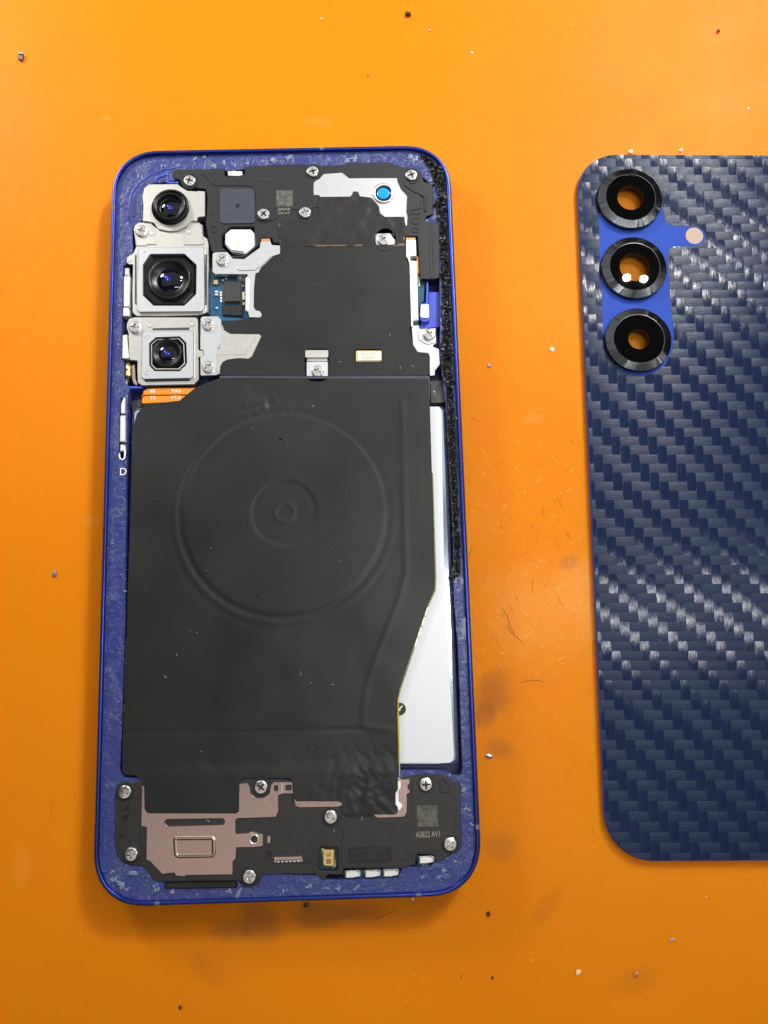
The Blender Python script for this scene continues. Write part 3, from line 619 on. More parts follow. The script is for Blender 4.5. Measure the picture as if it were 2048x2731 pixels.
plate('foil_seam', M['grey_line'], q('C', (1012, 1334), (1290, 1334), (1659, 1336)) + q('D', (300, 684), (1300, 682), (1310, 700), (1312, 885), (1300, 885), (1296, 706), (500, 706), (280, 706)) + q('C', (1659, 1358), (1012, 1356)), 6.2, 6.42, phone, r=.05, bev=.03)
for x in (190, 215, 232, 265, 532, 565, 1198, 1225, 1245, 1270):
    plate('seam_mark', M['etch_dark'], q('D', (x - 2, 684), (x + 2, 684), (x + 2, 706), (x - 2, 706)), 6.4, 6.44, phone, r=0, bev=.01)
# screw tongues
tg = plate('screw_tongue', M['beige'], q('D', (286, 470), (480, 470), (480, 535), (286, 535)), 5.6, 6.3, phone, r=.25)
plate('tongue_step', M['bright'], q('D', (298, 565), (478, 565), (478, 690), (298, 690)), 4.8, 5.75, tg, r=.15)
plate('tongue_ramp', M['beige'], q('D', (292, 530), (480, 530), (480, 572), (295, 572)), 4.8, 5.9, tg, r=.1, bev=.3)
MB().plate(rrect(pt('D', 385, 640, 4), 5.4, 5.2, .8), 2.3, 4.2, .1).build('tongue_seat', M['pocket'], tg)
sb = plate('screw_tab', M['silver'], q('B', (862, 745), (985, 742), (1028, 800), (1022, 850), (985, 878), (920, 882), (880, 860), (862, 815)), 5.2, 6.15, phone, r=.3)
# small gilded sensor
sn = plate('gilded_sensor', M['mic_gold'], q('D', (702, 474), (918, 474), (918, 566), (702, 568)), 5.4, 6.55, phone, r=.4, label='small gilded can with two lines of print')
plate('sensor_lid', M['pale_gold'], q('D', (716, 480), (914, 480), (914, 558), (716, 560)), 6.5, 6.66, sn, r=.35)
text('F051 R07', pt('D', 812, 505, 6.7), .62, 6.665, M['etch'], sn, sx=.98)
text('X5804SY', pt('D', 812, 536, 6.7), .62, 6.665, M['etch'], sn, sx=.98)

# ---- right edge: connector rail, flex, key block
cs = plate('connector_rail', M['white_metal'], q('B', (1114, 796), (1196, 796), (1200, 928), (1150, 932), (1150, 966), (1206, 972), (1216, 1456), (1172, 1460), (1176, 1536)) + q('D', (1170, 280), (1155, 280), (1150, 60)) + q('B', (1142, 1000), (1132, 960), (1114, 930)), 4.6, 6.25, phone, r=.12)
plate('rail_cap', M['white_metal'], q('B', (1170, 985), (1200, 985), (1210, 1448), (1178, 1448)), 6.25, 6.4, cs, r=.1)
plate('copper_tab', M['copper'], q('B', (1112, 774), (1192, 772), (1194, 796), (1114, 798)), 4.6, 6.1, phone, r=.05)
plate('orange_flex', M['orange_flex'], q('B', (1200, 930), (1216, 930), (1226, 1072), (1210, 1076)), 4.6, 5.9, phone, r=.05)
plate('key_pocket', M['pocket'], q('B', (1300, 1225), (1388, 1225)) + q('D', (1395, 280), (1225, 300), (1240, 240), (1305, 230)), 2.3, 4.9, phone, r=.3)
plate('blue_rib', M['pocket'], q('B', (1282, 1142), (1298, 1142), (1300, 1330), (1310, 1470), (1228, 1450), (1222, 1400), (1235, 1335), (1278, 1310)), 3, 5.7, phone, r=.3)
kb = plate('key_block', M['pocket'], q('D', (1238, 88), (1300, 84), (1308, 110), (1306, 225), (1290, 240), (1245, 238), (1228, 215), (1230, 115)), 4, 6.15, phone, r=.3)
plate('key_cap', M['white'], q('D', (1236, 98), (1300, 96), (1304, 204), (1286, 208), (1240, 206), (1232, 190)), 6.1, 6.45, kb, r=.2)
kbk = plate('key_bracket', M['silver'], q('D', (1172, 270), (1222, 268), (1226, 296), (1360, 290), (1366, 415), (1330, 440), (1385, 462), (1392, 590), (1352, 642), (1352, 680), (1308, 684), (1306, 512), (1290, 497), (1210, 490), (1170, 430), (1160, 290)), 5.2, 6.35, phone, r=.2)
plate('bracket_step', M['silver'], q('D', (1208, 300), (1358, 294), (1362, 412), (1300, 424), (1270, 420), (1220, 385)), 6.35, 6.55, kbk, r=.25)
plate('smoky_film', M['smoke'], q('D', (1312, 720), (1420, 722), (1440, 900), (1318, 905)), 2.3, 5.0, phone, r=.1, label='crumpled smoky film beside the battery')

# ---- left edge: clips, gold spring pin, hook
for pts, z, m_ in (([(338, 125), (382, 122), (390, 200), (335, 202)], 6.2, 'silver'), ([(330, 208), (393, 206), (385, 510), (326, 508)], 6.4, 'white_metal'), ([(322, 516), (372, 514), (388, 540), (386, 602), (320, 604)], 6.3, 'white_metal'),
                   ([(318, 785), (364, 780), (364, 830), (380, 1000), (374, 1022), (312, 1018)], 6.3, 'white_metal'), ([(326, 1398), (350, 1396), (346, 1558), (300, 1560), (300, 1470)], 6.2, 'white_metal'), ([(298, 1576), (350, 1576), (348, 1838), (290, 1838), (292, 1600)], 6.3, 'white_metal'), ([(296, 1862), (342, 1862), (340, 1930), (290, 1930)], 6.1, 'white_metal')):
    o_ = plate('contact_clip', M[m_], q('N', *pts), 4.0, z, phone, r=.12, bev=.18)
MB().tube([(*pt('N', 290, 1945, 5.9), 5.9), (*pt('N', 288, 1985, 5.9), 5.9), (*pt('N', 300, 2010, 5.9), 5.9), (*pt('N', 325, 2014, 5.9), 5.9), (*pt('N', 342, 1995, 5.9), 5.9), (*pt('N', 347, 1880, 5.9), 5.9)], .22, 8).build('spring_hook', M['white_metal'], phone, True)
gp = MB()
a, c = pt('N', 375, 1070, 5.6), pt('N', 375, 1206, 5.6)
def barrel(a, c, z, prof_, n=16):
    A, Cc = Vector((*a, z)), Vector((*c, z)); d_ = Cc - A; v, f = [], []
    u = Vector((-d_.y, d_.x, 0)).normalized(); w_ = Vector((0, 0, 1))
    for t, r in prof_:
        p = A + d_ * t; v += [tuple(p + (u * math.cos(2 * math.pi * k / n) + w_ * math.sin(2 * math.pi * k / n)) * r) for k in range(n)]
    for i in range(len(prof_) - 1):
        for k in range(n): f.append([i * n + k, i * n + (k + 1) % n, (i + 1) * n + (k + 1) % n, (i + 1) * n + k])
    gp.add(v, f)
barrel(a, c, 5.4, [(-.15, 0.01), (-.15, .3), (0, .35), (.02, .72), (.55, .74), (.6, .66), (.64, .74), (.72, .74), (.76, .66), (.8, .74), (.97, .72), (1, .3), (1.3, .28), (1.3, .01)])
gp.build('spring_pin', M['gold'], phone, True)['label'] = 'small gilded spring pin'
plate('contact_arm', M['silver'], q('N', (355, 1215), (372, 1215), (365, 1300), (352, 1390), (335, 1390), (345, 1290)), 4.2, 5.5, phone, r=.08)
plate('pin_bracket', M['rose'], q('N', (412, 1080), (440, 1075), (445, 1220), (470, 1270), (455, 1285), (425, 1260), (412, 1220)), 3.8, 5.6, phone, r=.12)
plate('corner_pocket', M['pocket'], q('N', (365, 1290), (520, 1290), (516, 1310), (400, 1312), (380, 1330), (372, 1420), (358, 1420)), 3, 5.8, phone, r=.15)
text('D', pt('O', 734, 1482, ZS), 2.0 * .78, ZS + .06, M['white'], phone, sx=1.0)

# ---- camera modules
def barrel_lens(cen_px, zt, R, parent, glass_r, cone=True, z0=4.0, tabs=0):
    c = U(*cen_px, zt)
    MB().lathe(c, [(R, z0), (R, zt - .12), (R - .12, zt), (R - .42, zt), (R - .55, zt - .25), (glass_r + .25, zt - .9), (glass_r, zt - .95)], 56).build('lens_barrel', M['soft_black'], parent, True)
    MB().lathe(c, [(glass_r + .3, zt - 1.0), (glass_r, zt - .92), (glass_r * .75, zt - .72), (glass_r * .4, zt - .58), (.02, zt - .55)], 48, True).build('lens', M['lens'], parent, True)
    return c
def core(c, z, r, parent):  # cluster of violet discs, bluish lens reflections painted as small shapes
    b = MB(); 
    for k, (dx, dy, s) in enumerate(((-.25, .3, .55), (.25, -.1, .5), (.1, -.45, .42), (-.05, .05, .35))):
        b.lathe((c[0] + dx * r, c[1] + dy * r), [(s * r, z - .02), (s * r * .8, z + .012 + .004 * k), (.01, z + .02 + .004 * k)], 12, True)
    b.build('lens_reflex', M['lens_glint'], parent, True)

ZC = 6.7
# ultra wide, topmost
m1 = plate('camera_module', M['beige'], q('A', (345, 402), (385, 368), (640, 365), (690, 402), (730, 425), (815, 430), (822, 425), (885, 430), (885, 656), (822, 662), (816, 695), (770, 697), (722, 745), (645, 782), (560, 787), (470, 767), (430, 712), (392, 702), (330, 697), (336, 560), (326, 480)), 4.6, ZC, phone, r=.25, bev=.12, label='small upper camera module in a beige steel housing')
c1 = q('A', (580, 578))[0]
ring('barrel_collar', U(*c1, ZC), 4.1, 4.6, ZC, ZC + .12, M['beige'], m1, 48)
cc = U(*c1, ZC); MB().lathe(cc, [(4.25, ZC + .05), (4.2, ZC + .5), (3.95, ZC + .75), (3.7, ZC + .8), (3.6, ZC + 1.3), (3.35, ZC + 1.35)], 56).build('barrel_skirt', M['soft_black'], m1, True)
c_ = q('A', (570, 560))[0]
ce = barrel_lens(c_, ZC + 1.7, 3.3, m1, 2.1)
core(ce, ZC + 1.15, .75, m1)
# carrier below it
octo = q('A', (400, 990), (700, 988), (806, 1085), (802, 1340), (700, 1440), (430, 1440), (338, 1350), (338, 1085))
car = plate('camera_carrier', M['beige'], q('A', (250, 765), (268, 725), (300, 706), (395, 702), (430, 735), (470, 768), (560, 790), (640, 786), (720, 750), (775, 700), (830, 705), (864, 730), (868, 825), (906, 850), (918, 905), (916, 1095), (912, 1500), (825, 1530), (505, 1538), (275, 1536), (242, 1505), (240, 1300), (246, 1078), (215, 1082), (187, 1062), (192, 1015), (250, 975), (272, 925), (262, 850)), 3.5, 6.3, phone, holes=[octo], r=.3, bev=.12)
plate('carrier_pad', M['beige'], q('A', (270, 740), (395, 730), (448, 775), (452, 905), (378, 900), (372, 912), (275, 915), (272, 850)), 6.3, 6.48, car, r=.2)
plate('carrier_pad', M['beige'], q('A', (700, 770), (775, 712), (850, 722), (858, 830), (880, 890), (860, 905), (696, 905)), 6.3, 6.48, car, r=.2)
for x, y in ((413, 798), (738, 787)):
    a = pt('A', x, y, 6.5); ring('rivet', a, .35, .68, 6.48, 6.56, M['beige'], car, 20, .03); MB().lathe(a, [(.36, 6.5), (.3, 6.54), (.05, 6.56)], 16, True).build('rivet_core', M['bright'], car)
ring('rivet', pt('A', 222, 1040, 6.3), .1, .5, 6.3, 6.4, M['beige'], car, 20, .03)
# main camera
m2 = plate('camera_module', M['silver'], q('A', (292, 935), (300, 928), (878, 922), (884, 1470), (860, 1498), (300, 1502), (282, 1480)), 4.5, 6.95, phone, holes=[octo], r=.5, hr=.3, bev=.14, label='large square camera module, biggest lens of the three')
plate('module_well', M['void'], octo, 4.0, 5.2, m2, r=.3)
plate('lens_carrier', M['soft_black'], q('A', (405, 1000), (695, 998), (790, 1090), (788, 1330), (695, 1428), (435, 1428), (350, 1345), (350, 1090)), 5.0, 5.9, m2, r=.4, bev=.3)
c_ = q('A', (566, 1205))[0]
ce = U(*c_, 6.9)
MB().lathe(ce, [(4.75, 5.5), (4.72, 6.75), (4.6, 6.9), (4.3, 6.92), (4.15, 6.75), (2.9, 6.15), (2.75, 6.1)], 64).build('lens_barrel', M['soft_black'], m2, True)
for a in (0.35, 1.25, 1.9, 2.8, 3.6, 4.4, 5.0, 5.9):
    x, y = ce[0] + 4.75 * math.cos(a), ce[1] + 4.75 * math.sin(a)
    t = Vector((-math.sin(a), math.cos(a))) * .55; n_ = Vector((math.cos(a), math.sin(a))) * .22
    P0 = Vector((x, y)); MB().plate([tuple(P0 - t - n_), tuple(P0 - t + n_), tuple(P0 + t + n_), tuple(P0 + t - n_)], 5.8, 6.55, .05).build('barrel_lug', M['soft_black'], m2)
MB().lathe(ce, [(2.95, 6.05), (2.7, 6.2), (1.9, 6.5), (.9, 6.7), (.02, 6.74)], 48, True).build('lens', M['lens'], m2, True)
core((ce[0] - .25, ce[1] + .1), 6.72, .85, m2)
plate('side_spring', M['grey_line'], q('A', (262, 995), (278, 990), (278, 1440), (262, 1420)), 4.5, 6.42, m2, r=.05)
plate('side_spring', M['grey_line'], q('A', (885, 990), (902, 990), (900, 1430), (885, 1440)), 4.5, 6.42, m2, r=.05)
a = pt('A', 348, 968, 6.95); ring('mark', a, .16, .3, 6.95, 6.99, M['beige'], m2, 14, .02)
# telephoto, lowest
octo3 = q('C', (450, 998), (660, 990), (715, 1045), (722, 1230), (665, 1290), (440, 1290), (395, 1245), (393, 1050))
b3 = plate('camera_carrier', M['beige'], q('C', (190, 870), (212, 828), (262, 815), (800, 815), (822, 832), (824, 1000), (826, 1105), (870, 1110), (872, 1168), (826, 1170), (830, 1370), (790, 1412), (325, 1422), (287, 1395), (285, 1202), (216, 1196), (206, 960), (190, 915)), 3.5, 6.35, phone, holes=[octo3], r=.3, bev=.12)
for x, y in ((392, 880), (765, 870)):
    a = pt('C', x, y, 6.4); ring('rivet', a, .4, .75, 6.35, 6.45, M['beige'], b3, 20, .03); MB().lathe(a, [(.42, 6.35), (.35, 6.42), (.05, 6.44)], 16, True).build('rivet_core', M['bright'], b3)
plate('lip', M['grey_line'], q('C', (420, 912), (745, 905), (745, 928), (420, 930)), 6.0, 6.45, b3, r=.05)
plate('lip', M['grey_line'], q('C', (350, 1368), (750, 1360), (748, 1380), (352, 1388)), 6.0, 6.45, b3, r=.05)
m3 = plate('camera_module', M['silver'], q('C', (326, 955), (345, 938), (770, 935), (786, 955), (786, 1340), (760, 1358), (340, 1366), (318, 1345)), 4.5, 7.0, phone, holes=[octo3], r=.35, hr=.25, bev=.14, label='square lower camera module with the smallest opening')
for x, y in ((370, 990), (365, 1305)):
    a = pt('C', x, y, 7); ring('rivet', a, .3, .55, 7.0, 7.06, M['silver'], m3, 20, .03); MB().lathe(a, [(.3, 7.0), (.25, 7.05), (.05, 7.06)], 14, True).build('rivet_core', M['silver'], m3)
plate('inner_frame', M['beige'], q('C', (455, 1010), (655, 1002), (700, 1050), (708, 1225), (655, 1278), (445, 1278), (408, 1240), (406, 1055)), 4.5, 6.7, m3, holes=[q('C', (460, 1018), (650, 1010), (690, 1056), (698, 1220), (650, 1268), (450, 1268), (418, 1235), (416, 1060))], r=.2, bev=.05)
plate('module_well', M['void'], octo3, 4.0, 5.2, m3, r=.3)
c_ = q('C', (545, 1130))[0]
ce = U(*c_, 6.8)
MB().lathe(ce, [(3.55, 4.8), (3.5, 6.2), (3.3, 6.4), (3.2, 6.75), (2.95, 6.85), (2.7, 6.7), (1.9, 6.2)], 56).build('lens_barrel', M['soft_black'], m3, True)
MB().lathe(ce, [(2.0, 6.15), (1.8, 6.25), (1.0, 6.45), (.02, 6.5)], 40, True).build('lens', M['lens'], m3, True)
core((ce[0] - .1, ce[1]), 6.5, .75, m3)

# clamp plates beside the cameras
cp = plate('clamp_plate', M['silver'], q('C', (845, 820), (870, 808), (1000, 806), (1030, 840), (1038, 1030), (1000, 1095), (995, 1150), (992, 1330), (845, 1334), (842, 1170), (872, 1165), (868, 1110), (842, 1100)), 5.4, 6.62, phone, r=.2)
wg = plate('clamp_wing', M['beige'], q('C', (1032, 860), (1055, 930), (1110, 962), (1365, 965), (1385, 985), (1300, 1165), (1268, 1186), (1190, 1180), (1085, 1192), (1042, 1215), (1022, 1250), (1016, 1318), (990, 1326), (996, 1110), (1036, 1030)), 5.4, 6.58, phone, r=.25)
plate('wing_panel', M['beige'], q('C', (1130, 990), (1340, 985), (1230, 1150), (1010, 1150), (1010, 1100), (1040, 1020)), 6.58, 6.64, wg, r=.2, bev=.03)
text('213', pt('C', 1140, 1045, 6.65), .9, 6.645, M['beige'], wg, 'stamped_mark', sx=1.2)
tb = plate('shield_bracket', M['silver'], q('A', (950, 985), (970, 970), (1080, 968), (1112, 1005), (1130, 1026), (1230, 1030), (1368, 930), (1378, 872), (1465, 872), (1476, 905), (1550, 910), (1553, 985), (1480, 1016), (1382, 1110), (1360, 1150), (1332, 1162), (1320, 1290), (1318, 1458), (1335, 1484), (1370, 1490), (1390, 1520), (1380, 1550), (1275, 1548), (1265, 1500), (1240, 1490), (1242, 1200), (1268, 1168), (970, 1165), (950, 1140)), 5.3, 6.66, phone, r=.2)
plate('pressed_channel', M['silver'], q('A', (1160, 1110), (1180, 1085), (1300, 1080), (1420, 970), (1550, 945), (1552, 985), (1470, 1012), (1380, 1100), (1330, 1130), (1180, 1135)), 6.66, 6.78, tb, r=.3, bev=.1)
plate('bracket_tip', M['copper'], q('A', (1382, 850), (1460, 850), (1464, 874), (1380, 876)), 5.3, 6.5, tb, r=.05)
plate('bracket_leg', M['white_metal'], q('A', (1242, 1195), (1280, 1195), (1278, 1490), (1242, 1488)), 6.66, 6.74, tb, r=.1)
plate('corner_rib', M['blue'], q('A', (440, 345), (450, 300), (545, 262), (560, 262), (562, 345), (650, 345), (650, 362), (545, 360), (545, 285), (460, 315), (455, 350)), ZS - .3, ZS + .22, phone, r=.15)
plate('corner_slot', M['blue_dark'], q('A', (235, 560), (252, 480), (265, 450), (275, 480), (270, 640), (255, 665), (230, 650)), ZS - .3, ZS + .09, phone, r=.2, bev=.02)
arcp = [(*U(280 + x / 3.318, 380 + y / 3.318, ZS), ZS + .03) for x, y in ((215, 700), (212, 560), (235, 450), (300, 360), (400, 290), (520, 240), (640, 222))]
MB().tube(arcp, .18, 6).build('shelf_bead', M['blue'], phone, True)

# ---- orange flex with print, lower left of the cameras
of = plate('orange_flex', M['orange_flex'], q('C', (330, 1520), (340, 1470), (372, 1448), (440, 1442), (800, 1440), (830, 1500), (330, 1504)), 4.8, 5.6, phone, r=.2)
of2 = plate('orange_flex', M['orange_flex'], q('C', (326, 1535), (345, 1512), (820, 1508), (800, 1560), (325, 1580)), 4.6, 5.45, phone, r=.15)
for s, x, y, p_, z in (('8B', 420, 1470, of, 5.6), ('PA2', 630, 1468, of, 5.6), ('TS', 420, 1530, of2, 5.45), ('V7.2', 625, 1527, of2, 5.45)):
    text(s, pt('C', x, y, z), .75, z + .01, M['white'], p_, sx=1.15)
plate('bay_cushion', M['chip'], q('C', (230, 1560), (320, 1540), (330, 1600), (240, 1660)), 2.3, 4.6, phone, r=.3)

# ---- wireless charging coil sheet
ZK = 6.38
cl = q('C', (290, 1640), (345, 1590), (660, 1555), (800, 1442), (870, 1412), (1012, 1356)) + q('D', (300, 708), (330, 722), (385, 732), (440, 722), (475, 706), (1298, 707), (1308, 890)) + q('K', (1490, 62), (1500, 400), (1514, 900), (1512, 960)) + q('L', (1480, 20), (1345, 420), (1334, 470), (1334, 560), (1338, 850)) + q('F', (924, 155), (925, 262), (905, 290), (896, 320), (900, 375), (926, 410), (924, 450), (900, 466), (500, 464), (478, 440), (465, 370), (440, 358), (90, 356), (72, 325), (66, 215), (40, 168), (0, 162)) + q('E', (1250, 160), (1226, 195), (1216, 430), (1195, 450), (485, 450), (456, 425), (446, 205), (420, 165), (370, 145), (290, 140), (264, 110)) + q('L', (11, 800), (13, 640), (24, 200)) + q('K', (32, 1190), (46, 700), (66, 170), (80, 115), (125, 66))
clp = fillet(clean(mm(cl, ZK)), .5)
cc0 = U(758, 1367, ZK)
ridge = mm(q('K', (1358, 60), (1366, 500), (1374, 880), (1362, 935)) + q('L', (1340, 5), (1240, 260), (1188, 410), (1172, 520), (1170, 612), (1300, 622)), ZK)
crease = mm(q('L', (15, 642), (500, 634), (1170, 622)), ZK)
crk = pt('F', 720, 320, ZK); wr = pt('K', 690, 80, ZK)
foldL = pt('E', 800, 150, ZK)[1]
def sst(a, b, x):
    t = max(0, min(1, (x - a) / (b - a))); return t * t * (3 - 2 * t)
def coil_z(x, y):
    r = math.hypot(x - cc0[0], y - cc0[1]); th = math.atan2(y - cc0[1], x - cc0[0])
    z = ZK
    side = .55 + .45 * math.cos(th - math.radians(215))         # the outer groove is deepest at lower left
    z += .10 * (1 - sst(20.9, 21.6, r)) - .13 * math.exp(-((r - 22.0) / .5) ** 2) * side + .05 * math.exp(-((r - 23.1) / .5) ** 2) * side - .05 * math.exp(-((r - 24.2) / .6) ** 2) * side
    z += -.13 * (1 - sst(6.6, 7.2, r)) + .11 * math.exp(-((r - 2.0) / .35) ** 2) + .03 * math.exp(-((r - 5.3) / .3) ** 2) * (.5 + .5 * math.sin(3 * th))
    if x > cc0[0]:
        d_ = dist_line((x, y), ridge); z += .08 * math.exp(-(d_ / .6) ** 2)
    if abs(y - crease[0][1]) < 6: z -= .11 * math.exp(-(dist_line((x, y), crease) / .35) ** 2)
    dw = math.hypot((x - wr[0]) / 8, (y - wr[1]) / 4.2)
    z += noise.fractal(Vector((x * .55, y * .35, 1)), 1, 2, 3) * .34 * max(0, 1 - dw)
    dk = math.hypot((x - crk[0]) / 17, (y - crk[1]) / 13)
    if dk < 1: z += noise.noise(Vector((x * .75 + .5 * math.sin(y * .6), y * .35, 6))) * .17 * (1 - dk) ** 1.3 + (1 - abs(noise.noise(Vector((x * .45, y * .6 + x * .3, 2))) * 2.2)) * .13 * (1 - dk) ** 1.3
    z += noise.noise(Vector((x * .07, y * .07, 1))) * .28 + noise.noise(Vector((x * .22, y * .16, 3))) * .05 * sst(-18, -30, y)
    z += .36 * sst(foldL + 2.5, foldL - .3, y) + .14 * math.exp(-((y - foldL - 2.2) / 1.3) ** 2) * noise.noise(Vector((x * .3, 0, 8)))
    return z
coil = sheet('charging_coil', M['graphite'], [clp], coil_z, phone, .42, .16)
coil['label'] = 'black graphite charging coil sheet with circular relief'
# concentric relief of the winding in the coil's own material
cm = M['graphite'].copy(); cm.name = 'graphite_coil_sheet'; nt = cm.node_tree; coil.data.materials[0] = cm
tc = nt.nodes.new('ShaderNodeTexCoord'); sub = nt.nodes.new('ShaderNodeVectorMath'); sub.operation = 'SUBTRACT'; sub.inputs[1].default_value = (cc0[0] * S, cc0[1] * S, 0)
sep = nt.nodes.new('ShaderNodeSeparateXYZ'); cmb = nt.nodes.new('ShaderNodeCombineXYZ'); ln = nt.nodes.new('ShaderNodeVectorMath'); ln.operation = 'LENGTH'
nt.links.new(tc.outputs['Object'], sub.inputs[0]); nt.links.new(sub.outputs[0], sep.inputs[0]); nt.links.new(sep.outputs[0], cmb.inputs[0]); nt.links.new(sep.outputs[1], cmb.inputs[1]); nt.links.new(cmb.outputs[0], ln.inputs[0])
sn_ = nt.nodes.new('ShaderNodeMath'); sn_.operation = 'MULTIPLY'; sn_.inputs[1].default_value = 2 * math.pi / .0011; nt.links.new(ln.outputs['Value'], sn_.inputs[0])
s2 = nt.nodes.new('ShaderNodeMath'); s2.operation = 'SINE'; nt.links.new(sn_.outputs[0], s2.inputs[0])
mr = nt.nodes.new('ShaderNodeMapRange'); mr.inputs['From Min'].default_value = .0185; mr.inputs['From Max'].default_value = .014; mr.inputs['To Max'].default_value = 1; nt.links.new(ln.outputs['Value'], mr.inputs['Value'])
mr2 = nt.nodes.new('ShaderNodeMapRange'); mr2.inputs['From Min'].default_value = .0068; mr2.inputs['From Max'].default_value = .0078; nt.links.new(ln.outputs['Value'], mr2.inputs['Value'])
mu = nt.nodes.new('ShaderNodeMath'); mu.operation = 'MULTIPLY'; nt.links.new(mr.outputs[0], mu.inputs[0]); nt.links.new(mr2.outputs[0], mu.inputs[1])
mu2 = nt.nodes.new('ShaderNodeMath'); mu2.operation = 'MULTIPLY'; nt.links.new(s2.outputs[0], mu2.inputs[0]); nt.links.new(mu.outputs[0], mu2.inputs[1])
bp = nt.nodes.new('ShaderNodeBump'); bp.inputs['Distance'].default_value = .0000035; nt.links.new(mu2.outputs[0], bp.inputs['Height'])
old = [x for x in nt.nodes if x.type == 'BUMP' and x != bp][0]; nt.links.new(old.outputs['Normal'], bp.inputs['Normal']); nt.links.new(bp.outputs['Normal'], nt.nodes['Principled BSDF'].inputs['Normal'])
# flex edge that shows along the sheet's open side
ed = mm(q('K', (1503, 400), (1517, 900), (1515, 962)) + q('L', (1484, 20), (1420, 205), (1349, 420), (1338, 470)), 6.15)
MB().tube([(x, y, 6.12) for x, y in ed], .20, 6).build('flex_edge', M['olive'], coil)
ed2 = mm(q('L', (1338, 470), (1337, 560), (1341, 700), (1345, 850)), 6.1)
MB().tube([(x, y, 6.08) for x, y in ed2], .20, 6).build('flex_edge', M['yellow'], coil)
for k in range(8):
    t0, t1 = k / 8 + .012, (k + 1) / 8 - .012; A, B_ = Vector(mm(q('L', (1482, 30)), 6.2)[0]), Vector(mm(q('L', (1350, 425)), 6.2)[0])
    a, b_ = A.lerp(B_, t0), A.lerp(B_, t1); MB().tube([(a.x, a.y, 6.27), (b_.x, b_.y, 6.27)], .15, 6).build('edge_pad', M['pale_gold'] if k < 4 else M['teal'], coil)
MB().lathe(pt('K', 773, 232, ZK + .2), [(.33, ZK), (.33, ZK + .2), (.2, ZK + .3), (.05, ZK + .33)], 14, True).build('solder_bead', M['soft_black'], coil, True)

# ---- lower speaker module
ZM = 6.35
md = q('E', (205, 270), (235, 232), (330, 204), (420, 195), (700, 240), (1240, 190), (1255, 168), (1659, 172)) + q('F', (60, 190), (930, 170), (1028, 150), (1080, 140), (1270, 136), (1330, 148), (1368, 190), (1414, 200), (1436, 240), (1446, 720), (1412, 778), (1330, 812), (1270, 850), (1232, 868), (1228, 800), (1080, 792), (1068, 880), (975, 905), (968, 912), (478, 912), (470, 965), (345, 962), (330, 1004), (308, 1005), (272, 972), (240, 957), (100, 960), (0, 958)) + q('E', (1402, 962), (1386, 1030), (1350, 1056), (1250, 1060), (1226, 1012), (1205, 1012), (610, 1018), (560, 1020), (510, 1000), (470, 930), (430, 892), (340, 886), (270, 860), (215, 800), (200, 720), (200, 350))
mich = q('F', (285, 735), (432, 735), (436, 900), (420, 935), (285, 932), (272, 900))
spk = plate('speaker_module', M['black2'], md, 3.6, ZM, phone, holes=[mich], bev=.15, r=.4)
rose = q('E', (425, 242), (446, 236), (450, 420), (470, 455), (1195, 457), (1217, 440), (1222, 215), (1290, 210), (1308, 240), (1318, 300), (1360, 332), (1420, 332), (1468, 300), (1482, 222), (1512, 200)) + q('F', (0, 200), (60, 202), (66, 298), (0, 296)) + q('E', (1572, 300), (1542, 312), (1545, 440), (1522, 490), (1202, 500), (1192, 520), (1195, 626), (1300, 620), (1340, 607), (1382, 625), (1418, 625), (1418, 726), (1350, 737), (1200, 738), (1194, 832), (1170, 850), (1168, 960), (792, 966), (770, 976), (702, 970), (690, 945), (590, 956), (492, 852), (460, 840), (464, 570), (418, 566))
slot = q('E', (608, 535), (625, 508), (1090, 500), (1105, 522), (1095, 552), (640, 566))
hole_s = [(240 + (1345 + 33 * math.cos(t * .42)) / 3.0722, 2020 + (672 + 34 * math.sin(t * .42)) / 3.0722) for t in range(15)]
sq1 = q('E', (1510, 232), (1540, 230), (1540, 275), (1512, 278)); sq2 = q('E', (1602, 228), (1650, 226), (1650, 268), (1602, 270))
rz = ZM + .2
rp_ = plate('rose_plate', M['rose'], rose, ZM - .1, rz, spk, holes=[slot, hole_s, sq1, sq2], bev=.07, r=.12, hr=.2)
ro = fillet(clean(mm(q('E', (680, 665), (700, 645), (1005, 642), (1030, 665), (1032, 795), (1005, 822), (715, 828), (688, 805)), rz)), .9, 6)
rv, rf, nn_ = [], [], len(ro)
for d_, z in ((0, rz - .01), (.25, rz + .14), (.5, rz + .14), (.85, rz - .02)): rv += [(x, y, z) for x, y in offset(ro, d_)]
for a in range(3):
    for k in range(nn_): rf.append([a * nn_ + k, a * nn_ + (k + 1) % nn_, (a + 1) * nn_ + (k + 1) % nn_, (a + 1) * nn_ + k])
obj('pressed_frame', rv, rf, M['rose'], spk, True)
plate('plate_divider', M['silver'], q('E', (1570, 205), (1582, 205), (1580, 296), (1566, 298)), rz, rz + .05, spk, r=.02, bev=.02)
hc = U(*q('E', (1345, 672))[0], rz); MB().lathe(hc, [(.95, rz + .05), (.85, rz + .12), (.7, rz), (.6, rz - .5), (.66, rz - .7), (.55, rz - .9), (.6, rz - 1.1), (.5, rz - 1.3)], 24).build('threaded_hole', M['bright'], spk, True)
plate('rose_strip', M['rose'], q('F', (70, 340), (465, 345), (470, 395), (440, 405), (120, 412), (85, 395)), ZM - .1, ZM + .12, spk, r=.2)
plate('rose_clip', M['rose'], q('F', (900, 160), (938, 158), (955, 178), (1022, 176), (1022, 218), (1008, 222), (1010, 262), (1024, 268), (1024, 290), (1000, 302), (1000, 450), (978, 488), (900, 492), (770, 496), (740, 488), (720, 466), (900, 450)), ZM - .1, ZM + .14, spk, r=.15)
